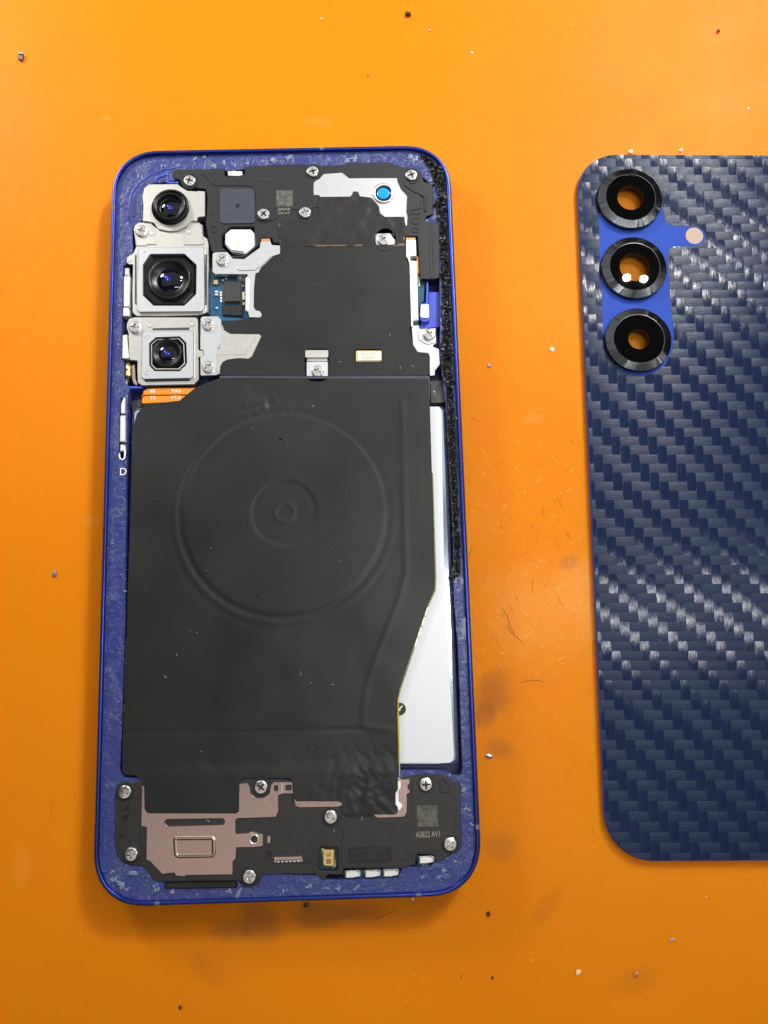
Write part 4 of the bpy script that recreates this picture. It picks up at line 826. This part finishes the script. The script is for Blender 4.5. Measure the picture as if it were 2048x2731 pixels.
plate('white_tab', M['white'], q('F', (905, 195), (950, 195), (950, 250), (930, 275), (932, 360), (960, 380), (962, 405), (940, 435), (905, 438)), ZM, ZM + .17, spk, r=.2)
plate('raised_panel', M['black2'], q('F', (1275, 195), (1385, 195), (1390, 240), (1396, 640), (1330, 640), (1285, 700), (1285, 765), (1230, 770), (1220, 780), (1060, 780), (1035, 830), (970, 835), (930, 895), (870, 900), (480, 905), (460, 880), (460, 720), (500, 500), (740, 510), (1000, 508), (1040, 480), (1040, 200)), ZM, ZM + .09, spk, r=.35, bev=.06)
plate('raised_panel', M['black2'], q('E', (245, 372), (330, 350), (355, 300), (410, 260), (410, 830), (350, 740), (260, 780), (235, 740), (240, 690), (272, 680), (272, 600), (240, 590)), ZM, ZM + .09, spk, r=.3, bev=.06)
plate('moulded_triangle', M['etch_dark'], q('E', (268, 428), (318, 375), (326, 455)), ZM + .05, ZM + .11, spk, r=.1, bev=.02)
MB().plate(circle(pt('E', 292, 492, ZM), .65, 24), ZM, ZM + .11, .02).build('moulded_disc', M['etch_dark'], spk)
MB().plate(circle(pt('E', 252, 640, ZM), .4, 20), ZM, ZM + .06, .02).build('moulded_disc', M['etch_dark'], spk)
plate('moulded_square', M['etch_dark'], q('E', (1440, 765), (1490, 762), (1492, 808), (1442, 812)), ZM, ZM + .06, spk, r=.25, bev=.03)
plate('rose_chip', M['rose'], q('E', (1452, 648), (1478, 645), (1478, 700), (1454, 702)), ZM, ZM + .06, spk, r=.1, bev=.02)
ring('moulded_ring', pt('F', 865, 555, ZM), .5, .95, ZM + .05, ZM + .2, M['black2'], spk); ring('moulded_ring', pt('F', 1308, 425, ZM), .3, .65, ZM + .05, ZM + .13, M['black2'], spk)
plate('moulded_frame', M['black2'], q('F', (1260, 180), (1290, 163), (1355, 225), (1362, 280), (1345, 292), (1268, 292)), ZM, ZM + .25, spk, holes=[q('F', (1274, 190), (1290, 180), (1340, 232), (1346, 272), (1336, 278), (1278, 280))], r=.2)
plate('name_plate', M['etch_dark'], q('F', (518, 742), (530, 732), (860, 726), (872, 740), (872, 845), (858, 860), (530, 866), (518, 852)), ZM + .05, ZM + .1, spk, r=.2, bev=.02)
text('PA2>PC-GP30<', pt('F', 690, 768, ZM), .80, ZM + .105, M['moulded'], spk, 'moulded_text', sx=.95, rot=.5)
text('VA  REV05  2-4', pt('F', 692, 822, ZM), .80, ZM + .105, M['moulded'], spk, 'moulded_text', sx=.98, rot=.5)
text('A5822 AV1', pt('F', 1174, 632, ZM), 1.15, ZM + .105, M['etch'], spk, sx=.66, rot=.5)
plate('code_patch', M['etch_patch'], q('F', (1080, 396), (1250, 392), (1254, 566), (1086, 570)), ZM + .05, ZM + .105, spk, r=.03, bev=.01, label='pale etched square patch')
for k, (x, y) in enumerate(((1600, 950),)): plate('red_dot', mat('red_seal', (.35, .01, .01), .4), q('E', (1585, 958), (1655, 955), (1655, 968), (1585, 968)), 3.6, 5.6, phone, r=.03)
# contact comb, glossy slab, microphone, spring contacts
cb = plate('contact_comb', M['rose'], q('E', (1520, 815), (1659, 812)) + q('F', (140, 808), (148, 855), (130, 840), (0, 842)) + q('E', (1530, 845), (1525, 865), (1505, 865), (1508, 820)), ZM, ZM + .35, spk, r=.05)
plate('comb_base', M['bright'], q('E', (1508, 846), (1659, 842)) + q('F', (148, 838), (148, 858), (0, 862)) + q('E', (1508, 866)), ZM, ZM + .15, spk, r=.03)
for k in range(9):
    x0 = 1520 + k * 33; plate('comb_tooth', M['void'], q('E', (x0, 848), (x0 + 14, 848), (x0 + 14, 862), (x0, 862)), ZM, ZM + .18, spk, r=.02, bev=.01)
plate('gasket_bar', M['gloss_black'], q('E', (608, 1022), (1200, 1012), (1206, 1058), (1195, 1074), (620, 1080), (606, 1070)), 3.6, 6.5, phone, r=.15, bev=.25)
mp_ = plate('microphone_board', M['teal'], mich, 2.6, 4.9, phone, r=.3)
mi = plate('microphone_base', M['mic_gold'], q('F', (296, 740), (400, 744), (408, 765), (418, 885), (412, 900), (345, 896), (310, 890)), 4.9, 5.15, mp_, r=.12)
plate('microphone_can', M['mic_gold'], q('F', (308, 768), (320, 756), (390, 756), (406, 768), (406, 882), (390, 896), (322, 894), (308, 880)), 5.1, 6.35, mp_, r=.3, bev=.2, label='gilded microphone can')
text('+533', pt('F', 352, 790, 6.4), .42, 6.36, M['speck_d'], mp_); text('80N', pt('F', 358, 806, 6.4), .42, 6.36, M['speck_d'], mp_)
plate('code_patch', mat('brown_etched_patch', (0.22, 0.14, 0.05), .5), q('F', (336, 832), (378, 832), (378, 872), (336, 872)), 6.34, 6.36, mp_, r=.02, bev=.005)
plate('contact_board', M['teal'], q('F', (480, 918), (970, 912), (965, 960), (930, 985), (500, 1000), (470, 970)), 2.6, 4.6, phone, r=.2)
plate('contact_board', M['teal'], q('F', (1072, 800), (1210, 790), (1240, 810), (1230, 870), (1190, 890), (1085, 892)), 2.6, 4.6, phone, r=.2)
for x, y in ((552, 960), (715, 956), (866, 950), (1158, 842)):
    sprg = plate('spring_contact', M['white_metal'], q('F', (x - 52, y - 26), (x + 30, y - 28), (x + 36, y - 18), (x + 54, y - 20), (x + 60, y + 18), (x - 5, y + 30), (x - 58, y + 30)), 4.6, 5.9, phone, r=.12, bev=.15)
    plate('contact_cradle', M['silver'], q('F', (x - 62, y - 36), (x + 50, y - 40), (x + 68, y - 30), (x + 68, y + 12), (x + 58, y + 20), (x + 54, y - 26), (x - 50, y - 28), (x - 58, y + 24)), 4.6, 5.5, sprg, r=.1)
    a = pt('F', x - 18, y + 38, 5.0); MB().tube([(a[0] - .35, a[1] + .25, 5), (a[0] - .3, a[1] - .1, 5), (a[0], a[1] - .3, 5), (a[0] + .3, a[1] - .1, 5), (a[0] + .35, a[1] + .25, 5)], .13, 6).build('spring_loop', M['pale_gold'], sprg, True)
    plate('contact_foot', M['rose'], q('F', (x - 55, y + 42), (x + 25, y + 40), (x + 25, y + 52), (x - 55, y + 54)), 4.0, 5.0, sprg, r=.05)

# ---- screws: one mesh, many copies
def screw_mesh():
    R, h = 1.34, .62; b = MB(); aw, al = .2, .88
    cross = [(aw, aw), (al, aw * .8), (al, -aw * .8), (aw, -aw), (aw * .8, -al), (-aw * .8, -al), (-aw, -aw), (-al, -aw * .8), (-al, aw * .8), (-aw, aw), (-aw * .8, al), (aw * .8, al)]
    cross = clean(cross); inner = circle((0, 0), R * .86, 36)
    v2, f2 = cdt([inner, cross], .22)
    dome = lambda x, y: h + .10 * (1 - (x * x + y * y) / (R * R))
    b.add([(x, y, dome(x, y)) for x, y in v2], f2)
    b.lathe((0, 0), [(R, 0), (R, h * .72), (R * .96, h * .92), (R * .86, dome(R * .86, 0))], 36)
    c2 = cross; n = len(c2); low = [(x * .62, y * .62) for x, y in c2]
    b.add([(x, y, dome(x, y)) for x, y in c2] + [(x, y, .05) for x, y in low], [[k, (k + 1) % n, n + (k + 1) % n, n + k] for k in range(n)])
    b.add([(x, y, .05) for x, y in low], [list(range(n))])
    return b
sm = screw_mesh(); first = None
scr = [('A', 745, 335, ZB - .1), ('B', 350, 235, ZB - .1), ('B', 1160, 265, ZB - .1), ('A', 1402, 632, ZB), ('B', 288, 572, ZB), ('A', 318, 780, 6.35), ('A', 1032, 1035, 6.68), ('B', 930, 795, 6.15), ('C', 262, 903, 6.35), ('C', 908, 878, 6.62), ('C', 910, 1255, 6.62), ('D', 390, 645, 5.75), ('D', 1306, 342, 6.55),
       ('E', 282, 285, ZM), ('E', 335, 795, ZM), ('E', 1400, 245, ZM - .1), ('E', 1305, 980, ZM), ('F', 375, 490, ZM), ('F', 1155, 222, ZM), ('F', 1355, 712, ZM)]
for i, (c, x, y, z) in enumerate(scr):
    p = pt(c, x, y, z + .5)
    if first is None:
        o = first = obj('screw', sm.v, sm.f, M['screw'], None)
    else:
        o = first.copy(); col.objects.link(o)
    o.parent = phone; o.location = (p[0] * S, p[1] * S, z * S); o.rotation_euler = (0, 0, rd.uniform(0, 1.57))
    if c == 'A' and y in (780,) or z > 6.5 or z < 6.2: continue
    if c in 'EF' or (c, x) in (('A', 745), ('B', 350), ('B', 1160), ('A', 1402), ('B', 288)):
        ring('screw_collar', p, 1.62, 1.95, z - .3, (ZB if c in 'AB' else ZM) + .12, M['black'] if c in 'AB' else M['black2'], phone, 36)
        MB().plate(circle(p, 1.62, 30), z - .3, z + .03, .0).build('screw_well', M['void'], phone)

# lint on the phone
lint = MB()
for c, x, y, l in (('L', 270, 265, 14), ('L', 215, 372, 22), ('L', 870, 355, 26), ('L', 1022, 405, 16), ('L', 920, 398, 10), ('K', 928, 75, 18), ('K', 1060, 820, 8), ('L', 370, 158, 8), ('E', 968, 515, 40), ('D', 355, 932, 20), ('D', 575, 565, 34), ('D', 978, 345, 28), ('D', 1070, 620, 36), ('D', 1170, 600, 40), ('F', 635, 500, 40), ('F', 400, 600, 20), ('N', 200, 300, 20)):
    k = CR[c][2]; a0 = rd.uniform(0, 6.28); pts = []
    for i in range(5):
        a = pt(c, x + l * (i / 4 - .5) * math.cos(a0 + i * .35), y + l * (i / 4 - .5) * math.sin(a0 + i * .35), 6.7); pts.append((a[0], a[1], coil_z(*a) + .16 if c in 'KL' else 6.78))
    lint.tube(pts, .028, 4)
for k in range(70):
    a = pt('Y', rd.uniform(300, 900), rd.uniform(560, 1640), 6.5)
    if inside(a, clp): lint.lump((a[0], a[1], coil_z(*a)), rd.uniform(.04, .08), k, .5)
for k in range(40):
    a = pt('D', rd.uniform(0, 1140), rd.uniform(-300, 660), ZG); lint.lump((a[0], a[1], ZG + .02), rd.uniform(.03, .07), k + 99, .5)
lint.build('lint', M['fibre'], phone, False, 'stuff')

# ================================================================== the back cover
cov_ang = math.radians(-1.45)
tl, bl = Vector(U(1537, 411, 1.5)), Vector(U(1617, 2297, 1.5))
up = (tl - bl).normalized(); rgt = Vector((up.y, -up.x))
CH = (tl - bl).length; CW = 74.6
ctr = bl + up * CH / 2 + rgt * CW / 2
cover = thing('back_cover', 'dark blue back cover wrapped in carbon weave film with three camera rings', 'phone cover', (ctr.x, ctr.y, 0))
def cw(x, y): p = bl + rgt * x + up * y; return (p.x, p.y)
def local(p): d_ = Vector(p) - bl; return (d_.dot(rgt), d_.dot(up))
def crect(d, r): return [cw(CW / 2 + x, CH / 2 + y) for x, y in rrect((0, 0), CW - 2 * d, CH - 2 * d, r - d, 12)]
ZV = 1.5
rings = [(552, 440, 3.02), (586, 1000, 3.40), (621, 1584, 2.36)]
rc = [(U(1500 + x / 3.0274, 380 + y / 3.0274, ZV + 1.7), hr_) for x, y, hr_ in rings]
# optical windows punched through the panel
fl = pt('G', 1066, 752, ZV)
panel = MB().plate(crect(0, 9.6), .7, ZV, .12, [circle(c, hr_ + .5, 40) for c, hr_ in rc] + [circle(fl, 2.05, 32)]).build('panel', M['cover'], cover)
MB().plate(circle(fl, 2.05, 32), .5, ZV - .05, .03).build('flash_window', mat('frosted_flash_window', (0.42, 0.30, 0.25), .5, spec=.2), cover)
# carbon weave film with an opening round the cameras
FZ = ZV + .03
isl = mm(q('G', (310, 470), (292, 620), (300, 900), (318, 1300), (325, 1540), (360, 1700), (440, 1810), (540, 1868), (640, 1885), (740, 1860), (830, 1790), (885, 1680), (900, 1560), (868, 1250), (850, 900), (868, 852), (900, 840), (1090, 838), (1135, 805), (1158, 755), (1135, 705), (1080, 680), (900, 676), (850, 655), (824, 610), (800, 480), (750, 390), (680, 320), (560, 290), (430, 320), (350, 390)), FZ)
isl = fillet(clean(isl), .8)
flo = fillet(clean(crect(.12, 9.5)), 0)
isl_l = [local(p) for p in isl]; flo_l = [local(p) for p in flo]
def snap(p):
    if not inside(p, flo_l): l = flo_l
    elif inside(p, isl_l): l = isl_l
    else: return p
    P = Vector(p); best = None; bd = 1e9
    for i in range(len(l)):
        A, B_ = Vector(l[i - 1]), Vector(l[i]); d_ = B_ - A; t = max(0, min(1, (P - A).dot(d_) / max(d_.length_squared, 1e-9))); qq = A + d_ * t
        dd = (P - qq).length_squared
        if dd < bd: bd = dd; best = qq
    return (best.x, best.y)
TP = 2.03                                          # tow pitch
fv, ff, fm = [], [], []
ph_x, ph_y = local(pt('H', 298, 310, FZ))          # a corner of one warp float in the photo
ph_x -= TP; i0 = -int(ph_x / TP) - 2; j0 = -int((CH - ph_y) / TP) - 3
def tow(x0, y0, wx, wy, warp):
    nx, ny = (4, 9) if warp else (9, 4)
    cs_ = [(x0 + wx * u / 5, y0 - wy * v / 5) for u in range(6) for v in range(6)]
    ins = [inside(p, flo_l) and not inside(p, isl_l) for p in cs_]
    if not any(ins): return
    cut = not all(ins); b = len(fv); jit = rd.uniform(-.03, .03); tilt = rd.uniform(-.03, .03); raw = []
    for j in range(ny + 1):
        for i in range(nx + 1):
            u, v = i / nx, j / ny; x, y = x0 + wx * u, y0 - wy * v
            s = (2 * v - 1) if warp else (2 * u - 1); c_ = (2 * u - 1) if warp else (2 * v - 1)
            z = (.036 * (1 - s * s) + .012 * (1 - c_ ** 4) + jit * .2 + tilt * c_ * .4) if warp else (.032 * (1 - abs(s) ** 2.6) + .012 * (1 - c_ ** 4) + .006 + jit * .2 + tilt * s * .3)
            if i in (0, nx) and warp or j in (0, ny) and not warp: z -= .035
            if cut: x, y = snap((x, y))
            raw.append((x0 + wx * u, y0 - wy * v))
            X, Y = cw(x, y); fv.append((X, Y, FZ + max(z, -.02)))
    for j in range(ny):
        for i in range(nx):
            if cut:
                a0, a1 = raw[j * (nx + 1) + i], raw[(j + 1) * (nx + 1) + i + 1]; m0 = ((a0[0] + a1[0]) / 2, (a0[1] + a1[1]) / 2)
                if not inside(m0, flo_l) or inside(m0, isl_l): continue
            ff.append([b + j * (nx + 1) + i, b + (j + 1) * (nx + 1) + i, b + (j + 1) * (nx + 1) + i + 1, b + j * (nx + 1) + i + 1]); fm.append(0 if warp else 1)
NX, NY = int(CW / TP) + 4, int(CH / TP) + 6
for i in range(i0, i0 + NX):
    for j in range(j0, j0 + NY):
        k = (j - i) % 4                            # 2/2 twill stepping down to the right
        if k == 0: tow(ph_x + i * TP, ph_y - j * TP, TP, 2 * TP, True)
        m_ = (i - j) % 4
        if m_ == 1: tow(ph_x + i * TP, ph_y - j * TP, 2 * TP, TP, False)
def weave_mat(name, base, ang, rough, spec):
    m = mat(name, base, rough, .0, spec=spec, bump=(1, .0001, 0))
    nt = m.node_tree; bpn = [x for x in nt.nodes if x.type == 'BUMP'][0]; b = nt.nodes['Principled BSDF']
    tg = nt.nodes.new('ShaderNodeTangent'); tg.direction_type = 'UV_MAP'; tg.uv_map = 'weave'; nt.links.new(tg.outputs[0], b.inputs['Tangent'])
    b.inputs['Anisotropic'].default_value = .8; b.inputs['Anisotropic Rotation'].default_value = 0 if ang else .25
    n = [x for x in nt.nodes if x.type == 'TEX_NOISE'][0]; n.inputs['Scale'].default_value = 5200; n.inputs['Detail'].default_value = 1
    mp = nt.nodes.new('ShaderNodeMapping'); mp.vector_type = 'TEXTURE'; mp.inputs['Rotation'].default_value = (0, 0, cov_ang)
    mp.inputs['Scale'].default_value = (1, 14, 1) if ang else (14, 1, 1)
    tc = [x for x in nt.nodes if x.type == 'TEX_COORD'][0]; nt.links.new(tc.outputs['Object'], mp.inputs['Vector']); nt.links.new(mp.outputs['Vector'], n.inputs['Vector'])
    bpn.inputs['Distance'].default_value = .00005; bpn.inputs['Strength'].default_value = .8
    n2 = nt.nodes.new('ShaderNodeTexNoise'); n2.inputs['Scale'].default_value = 900; n2.inputs['Detail'].default_value = 3; nt.links.new(tc.outputs['Object'], n2.inputs['Vector'])
    mr = nt.nodes.new('ShaderNodeMapRange'); mr.inputs['To Min'].default_value = rough - .1; mr.inputs['To Max'].default_value = rough + .12; nt.links.new(n2.outputs['Fac'], mr.inputs['Value']); nt.links.new(mr.outputs[0], b.inputs['Roughness'])
    return m
M['warp'] = weave_mat('navy_warp_film', (0.0085, 0.0165, 0.048), True, .18, .22)
M['weft'] = weave_mat('navy_weft_film', (0.008, 0.018, 0.050), False, .32, .15)
bv = MB(); bv.plate(flo, ZV - .02, FZ - .012, .01, [isl[::-1]])
base_n = len(fv)
film = obj('carbon_film', fv + bv.v, ff + [[i + base_n for i in t] for t in bv.f], None, cover, True, None, [M['warp'], M['weft']], fm + [1] * len(bv.f))
uvl = film.data.uv_layers.new(name='weave')
for lp in film.data.loops:
    co = film.data.vertices[lp.vertex_index].co; P_ = local((co.x / S + ctr.x, co.y / S + ctr.y)); uvl.data[lp.index].uv = (P_[0] * .01, P_[1] * .01)
# rings
def ring_mat():
    m = mat('dark_spun_metal', (0.13, 0.135, 0.14), .26, 1); nt = m.node_tree; b = nt.nodes['Principled BSDF']
    t = nt.nodes.new('ShaderNodeTangent'); t.direction_type = 'RADIAL'; t.axis = 'Z'
    b.inputs['Anisotropic'].default_value = .85; nt.links.new(t.outputs[0], b.inputs['Tangent'])
    return m
M['spun'] = ring_mat()
glassm = thin_glass('camera_cover_glass', (1, 1, 1), .004, 1.0)
for k, (c, hr_) in enumerate(rc):
    zt = ZV + 1.75
    r_ = MB().lathe(c, [(7.45, ZV - .02), (7.45, zt - .75), (7.35, zt - .55), (5.75, zt - .02), (5.62, zt - .06), (5.55, zt - .2)], 96).build('camera_ring', M['spun'], cover)
    nt_ = None
    # radial lathe marks: alternate facets tilt a little
    me = r_.data; rr_ = random.Random(k); e1 = 0; e2 = 0
    for t in range(96):                             # the spun chamfer is faintly faceted
        if t % rr_.choice((2, 3, 4, 5)) == 0: e1 = rr_.gauss(0, .075)
        me.vertices[2 * 96 + t].co.z += e1 * S; me.vertices[1 * 96 + t].co.z += e1 * S
    MB().plate(circle(c, 5.6, 64), zt - .75, zt - .3, .02, [circle(c, hr_, 48)]).build('printed_glass', M['ring_black'], cover)
    MB().lathe(c, [(hr_ + .6, .72), (hr_ + .05, .72), (hr_ + .05, zt - .5)], 48).build('ring_bore', M['soft_black'], cover)
    v = [(x, y, zt - .36) for x, y in circle(c, hr_, 48)]
    obj('cover_glass', v, [list(range(48))], glassm, cover)

# ================================================================== crumbs and chips lying on the mat
def crumb(name, c, x, y, r, m, label, cat, seed, flat=.5, group=None, sub=1):
    p = pt(c, x, y, 0); b = MB().lump((0, 0, 0), r, seed, flat, sub)
    o = obj(name, b.v, b.f, m, None); o.location = (p[0] * S, p[1] * S, 0.0001); tag(o, label, cat, group); return o
# bent metal shaving: two flanges
p = pt('W', 95, 252, 0)
sh = thing('metal_shaving', 'tiny bent metal shaving alone on the orange mat above the phone', 'metal shaving', (*p, 0))
MB().plate([(p[0] - .75, p[1] + 1.0), (p[0] - .6, p[1] + .55), (p[0] + .75, p[1] + .35), (p[0] + .7, p[1] + .75)], .6, .95, .05).build('upper_flange', M['speck_s'], sh)
MB().plate([(p[0] - .5, p[1] + .6), (p[0] - .7, p[1] - .5), (p[0] + .3, p[1] - 1.0), (p[0] + .6, p[1] + .4)], .05, .62, .1).build('lower_flange', M['grey_line'], sh)
crumb('dark_crumb', 'WW', 104, 66, .75, M['speck_d'], 'large dark brown crumb by the top edge of the mat', 'crumb', 5, .8)
crumb('dark_crumb', 'WW', 1442, 138, .42, M['speck_d'], 'pointed black crumb above the back cover', 'crumb', 6, .9)
crumb('dark_crumb', 'W', 1590, 330, .5, M['hair'], 'brown smudged crumb above the phone', 'crumb', 7, .3)
crumb('white_flake', 'WW', 380, 230, .42, M['speck_w'], 'pale round flake between the dark crumb and the back cover', 'flake', 8, .3)
crumb('white_flake', 'WW', 1573, 471, .5, M['speck_w'], 'white square flake over the cover edge', 'flake', 9, .3)
crumb('white_flake', 'W', 1390, 84, .4, M['speck_w'], 'pale bead near the large dark crumb', 'flake', 10, .7)
crumb('white_flake', 'WW', 197, 132, .35, M['speck_w'], 'small white bead with a dark shadow below the large dark crumb', 'flake', 11, .8)
crumb('white_flake', 'Q', 645, 1178, .7, M['speck_w'], 'torn white flake between phone and back cover', 'flake', 12, .25)
crumb('grey_bead', 'Q', 275, 1274, .45, mat('grey_bead', (0.42, 0.42, 0.45), .3), 'round grey bead on the mat right of the black adhesive', 'bead', 13, .5, sub=2)
crumb('metal_flake', 'R', 205, 1025, .95, M['speck_s'], 'shiny crumpled metal flake beside the lower end of the battery', 'metal flake', 14, .3)
crumb('metal_flake', 'X', 147, 1530, .75, mat('dull_grey_flake', (0.22, 0.22, 0.25), .4, .5), 'dull grey flake far out on the mat opposite the coil', 'metal flake', 15, .4)
crumb('white_flake', 'T', 620, 805, .85, mat('translucent_flake', (0.85, 0.55, 0.32), .4), 'long pale translucent flake on the lower mat', 'flake', 16, .2)
crumb('dark_crumb', 'T', 938, 812, .6, mat('tan_crumb', (0.45, 0.22, 0.10), .5), 'tan crumb with a dark core on the lower mat', 'crumb', 17, .5)
crumb('dark_crumb', 'V', 985, 100, .75, M['speck_d'], 'black crumb just below the bottom edge of the phone', 'crumb', 18, .4)
crumb('white_flake', 'V', 1437, 76, .42, M['speck_w'], 'tiny white ring shaped grain under the lower phone corner', 'flake', 19, .7)
crumb('dark_crumb', 'T', 127, 488, .5, M['speck_d'], 'dark double crumb below the lower phone corner', 'crumb', 20, .5)
crumb('dark_crumb', 'T', 150, 835, .4, M['speck_d'], 'round dark crumb halfway to the bottom of the mat', 'crumb', 21, .6)
crumb('metal_flake', 'T', 1132, 627, .5, mat('violet_grey_flake', (0.36, 0.30, 0.36), .4), 'violet grey flake below the back cover', 'metal flake', 22, .3)
crumb('dark_crumb', 'V', 450, 534, .45, M['speck_d'], 'black crumb near the bottom edge of the mat', 'crumb', 23, .5)
crumb('white_flake', 'WW', 1064, 658, .55, M['speck_w'], 'white flake leaning on the top edge of the back cover', 'flake', 24, .5)
crumb('white_flake', 'WW', 1282, 650, .55, M['speck_w'], 'pale triangular flake beside the top edge of the back cover', 'flake', 25, .4)
lt, dk_ = MB(), MB()
rs = random.Random(11)
def clear(p): return not inside(p, contour(-.3, 4)) and not (-.5 < local(p)[0] < CW and -.5 < local(p)[1] < CH + .5)
for k in range(1150):
    p = (rs.uniform(-75, 125), rs.uniform(-110, 128))
    if not clear(p): continue
    r = rs.choice((.05, .06, .07, .08, .1, .14)) * rs.uniform(.7, 1.2)
    if rs.random() < .62: lt.lump((p[0], p[1], 0), r * .9, k, .45)
    else: dk_.lump((p[0], p[1], 0), r * .9, k, .4)
lt.build('pale_dust', mat('pale_dust', (0.92, 0.72, 0.36), .5), None, False, 'stuff')['label'] = 'pale dust specks scattered over the orange mat'
dk_.build('dark_dust', mat('brown_dust', (0.22, 0.075, 0.012), .5), None, False, 'stuff')['label'] = 'brown dust specks scattered over the orange mat'
# hairs and scratch shreds ground into the worn patch between phone and cover
hr = MB()
def hair(pts, r=.055): hr.tube([(*U(x, y, 0), .015) for x, y in pts], r, 4)
for pts in ([(264, 368), (290, 410), (300, 450), (320, 490), (362, 528)], [(288, 444), (300, 475), (318, 490)], [(342, 702), (380, 690), (420, 690), (458, 696)], [(355, 132), (382, 118)], [(402, 238), (396, 300)], [(448, 280), (464, 256)], [(325, 310), (334, 340)], [(150, 420), (138, 410)], [(135, 570), (170, 608)], [(665, 1338), (667, 1375)], [(568, 1465), (570, 1490)], [(88, 1990), (80, 2012)], [(120, 1660), (126, 1690)], [(110, 150), (124, 130), (128, 90)]):
    hair(q('R', *pts))
for pts in ([(595, 2110), (588, 2140), (598, 2165)], [(435, 1838), (460, 1812)], [(676, 2050), (690, 2075), (705, 2100)], [(740, 1705), (785, 1735)], [(740, 1895), (715, 1900)], [(165, 1575), (205, 1600)], [(425, 1405), (428, 1440)]):
    hair(q('Q', *pts), .05)
for pts in ([(130, 1705), (122, 1728)], [(255, 1140), (240, 1225)], [(145, 255), (160, 262)], [(405, 2080), (412, 2130)], [(222, 2085), (235, 2088)]):
    hair([(x / 1.797, 1500 + y / 1.797) for x, y in pts])
for pts in ([(1262, 172), (1310, 148), (1366, 122)], [(1125, 236), (1134, 252)], [(1650, 395), (1640, 418)]):
    hair(q('V', *pts))
for k in range(95):
    c0 = rs.choice(((1195, 1250, 75, 170), (1195, 1350, 80, 120), (1150, 1100, 60, 150)))
    x, y = c0[0] + rs.gauss(0, c0[2] * .7), c0[1] + rs.gauss(0, c0[3] * .8); a = rs.choice((.9, 1.2, 1.6, 2.2)) + rs.gauss(0, .3); l = rs.uniform(3, 9)
    pa, pb = U(x / .81, y / .81, 0), U((x + l * math.cos(a)) / .81, (y + l * math.sin(a)) / .81, 0)
    if clear(pa) and clear(pb): hr.tube([(*pa, .005), (*pb, .005)], .03, 4)
hr.build('fibre_shreds', M['hair'], None, False, 'stuff')['label'] = 'brown fibre shreds and scratch threads on the worn mat'
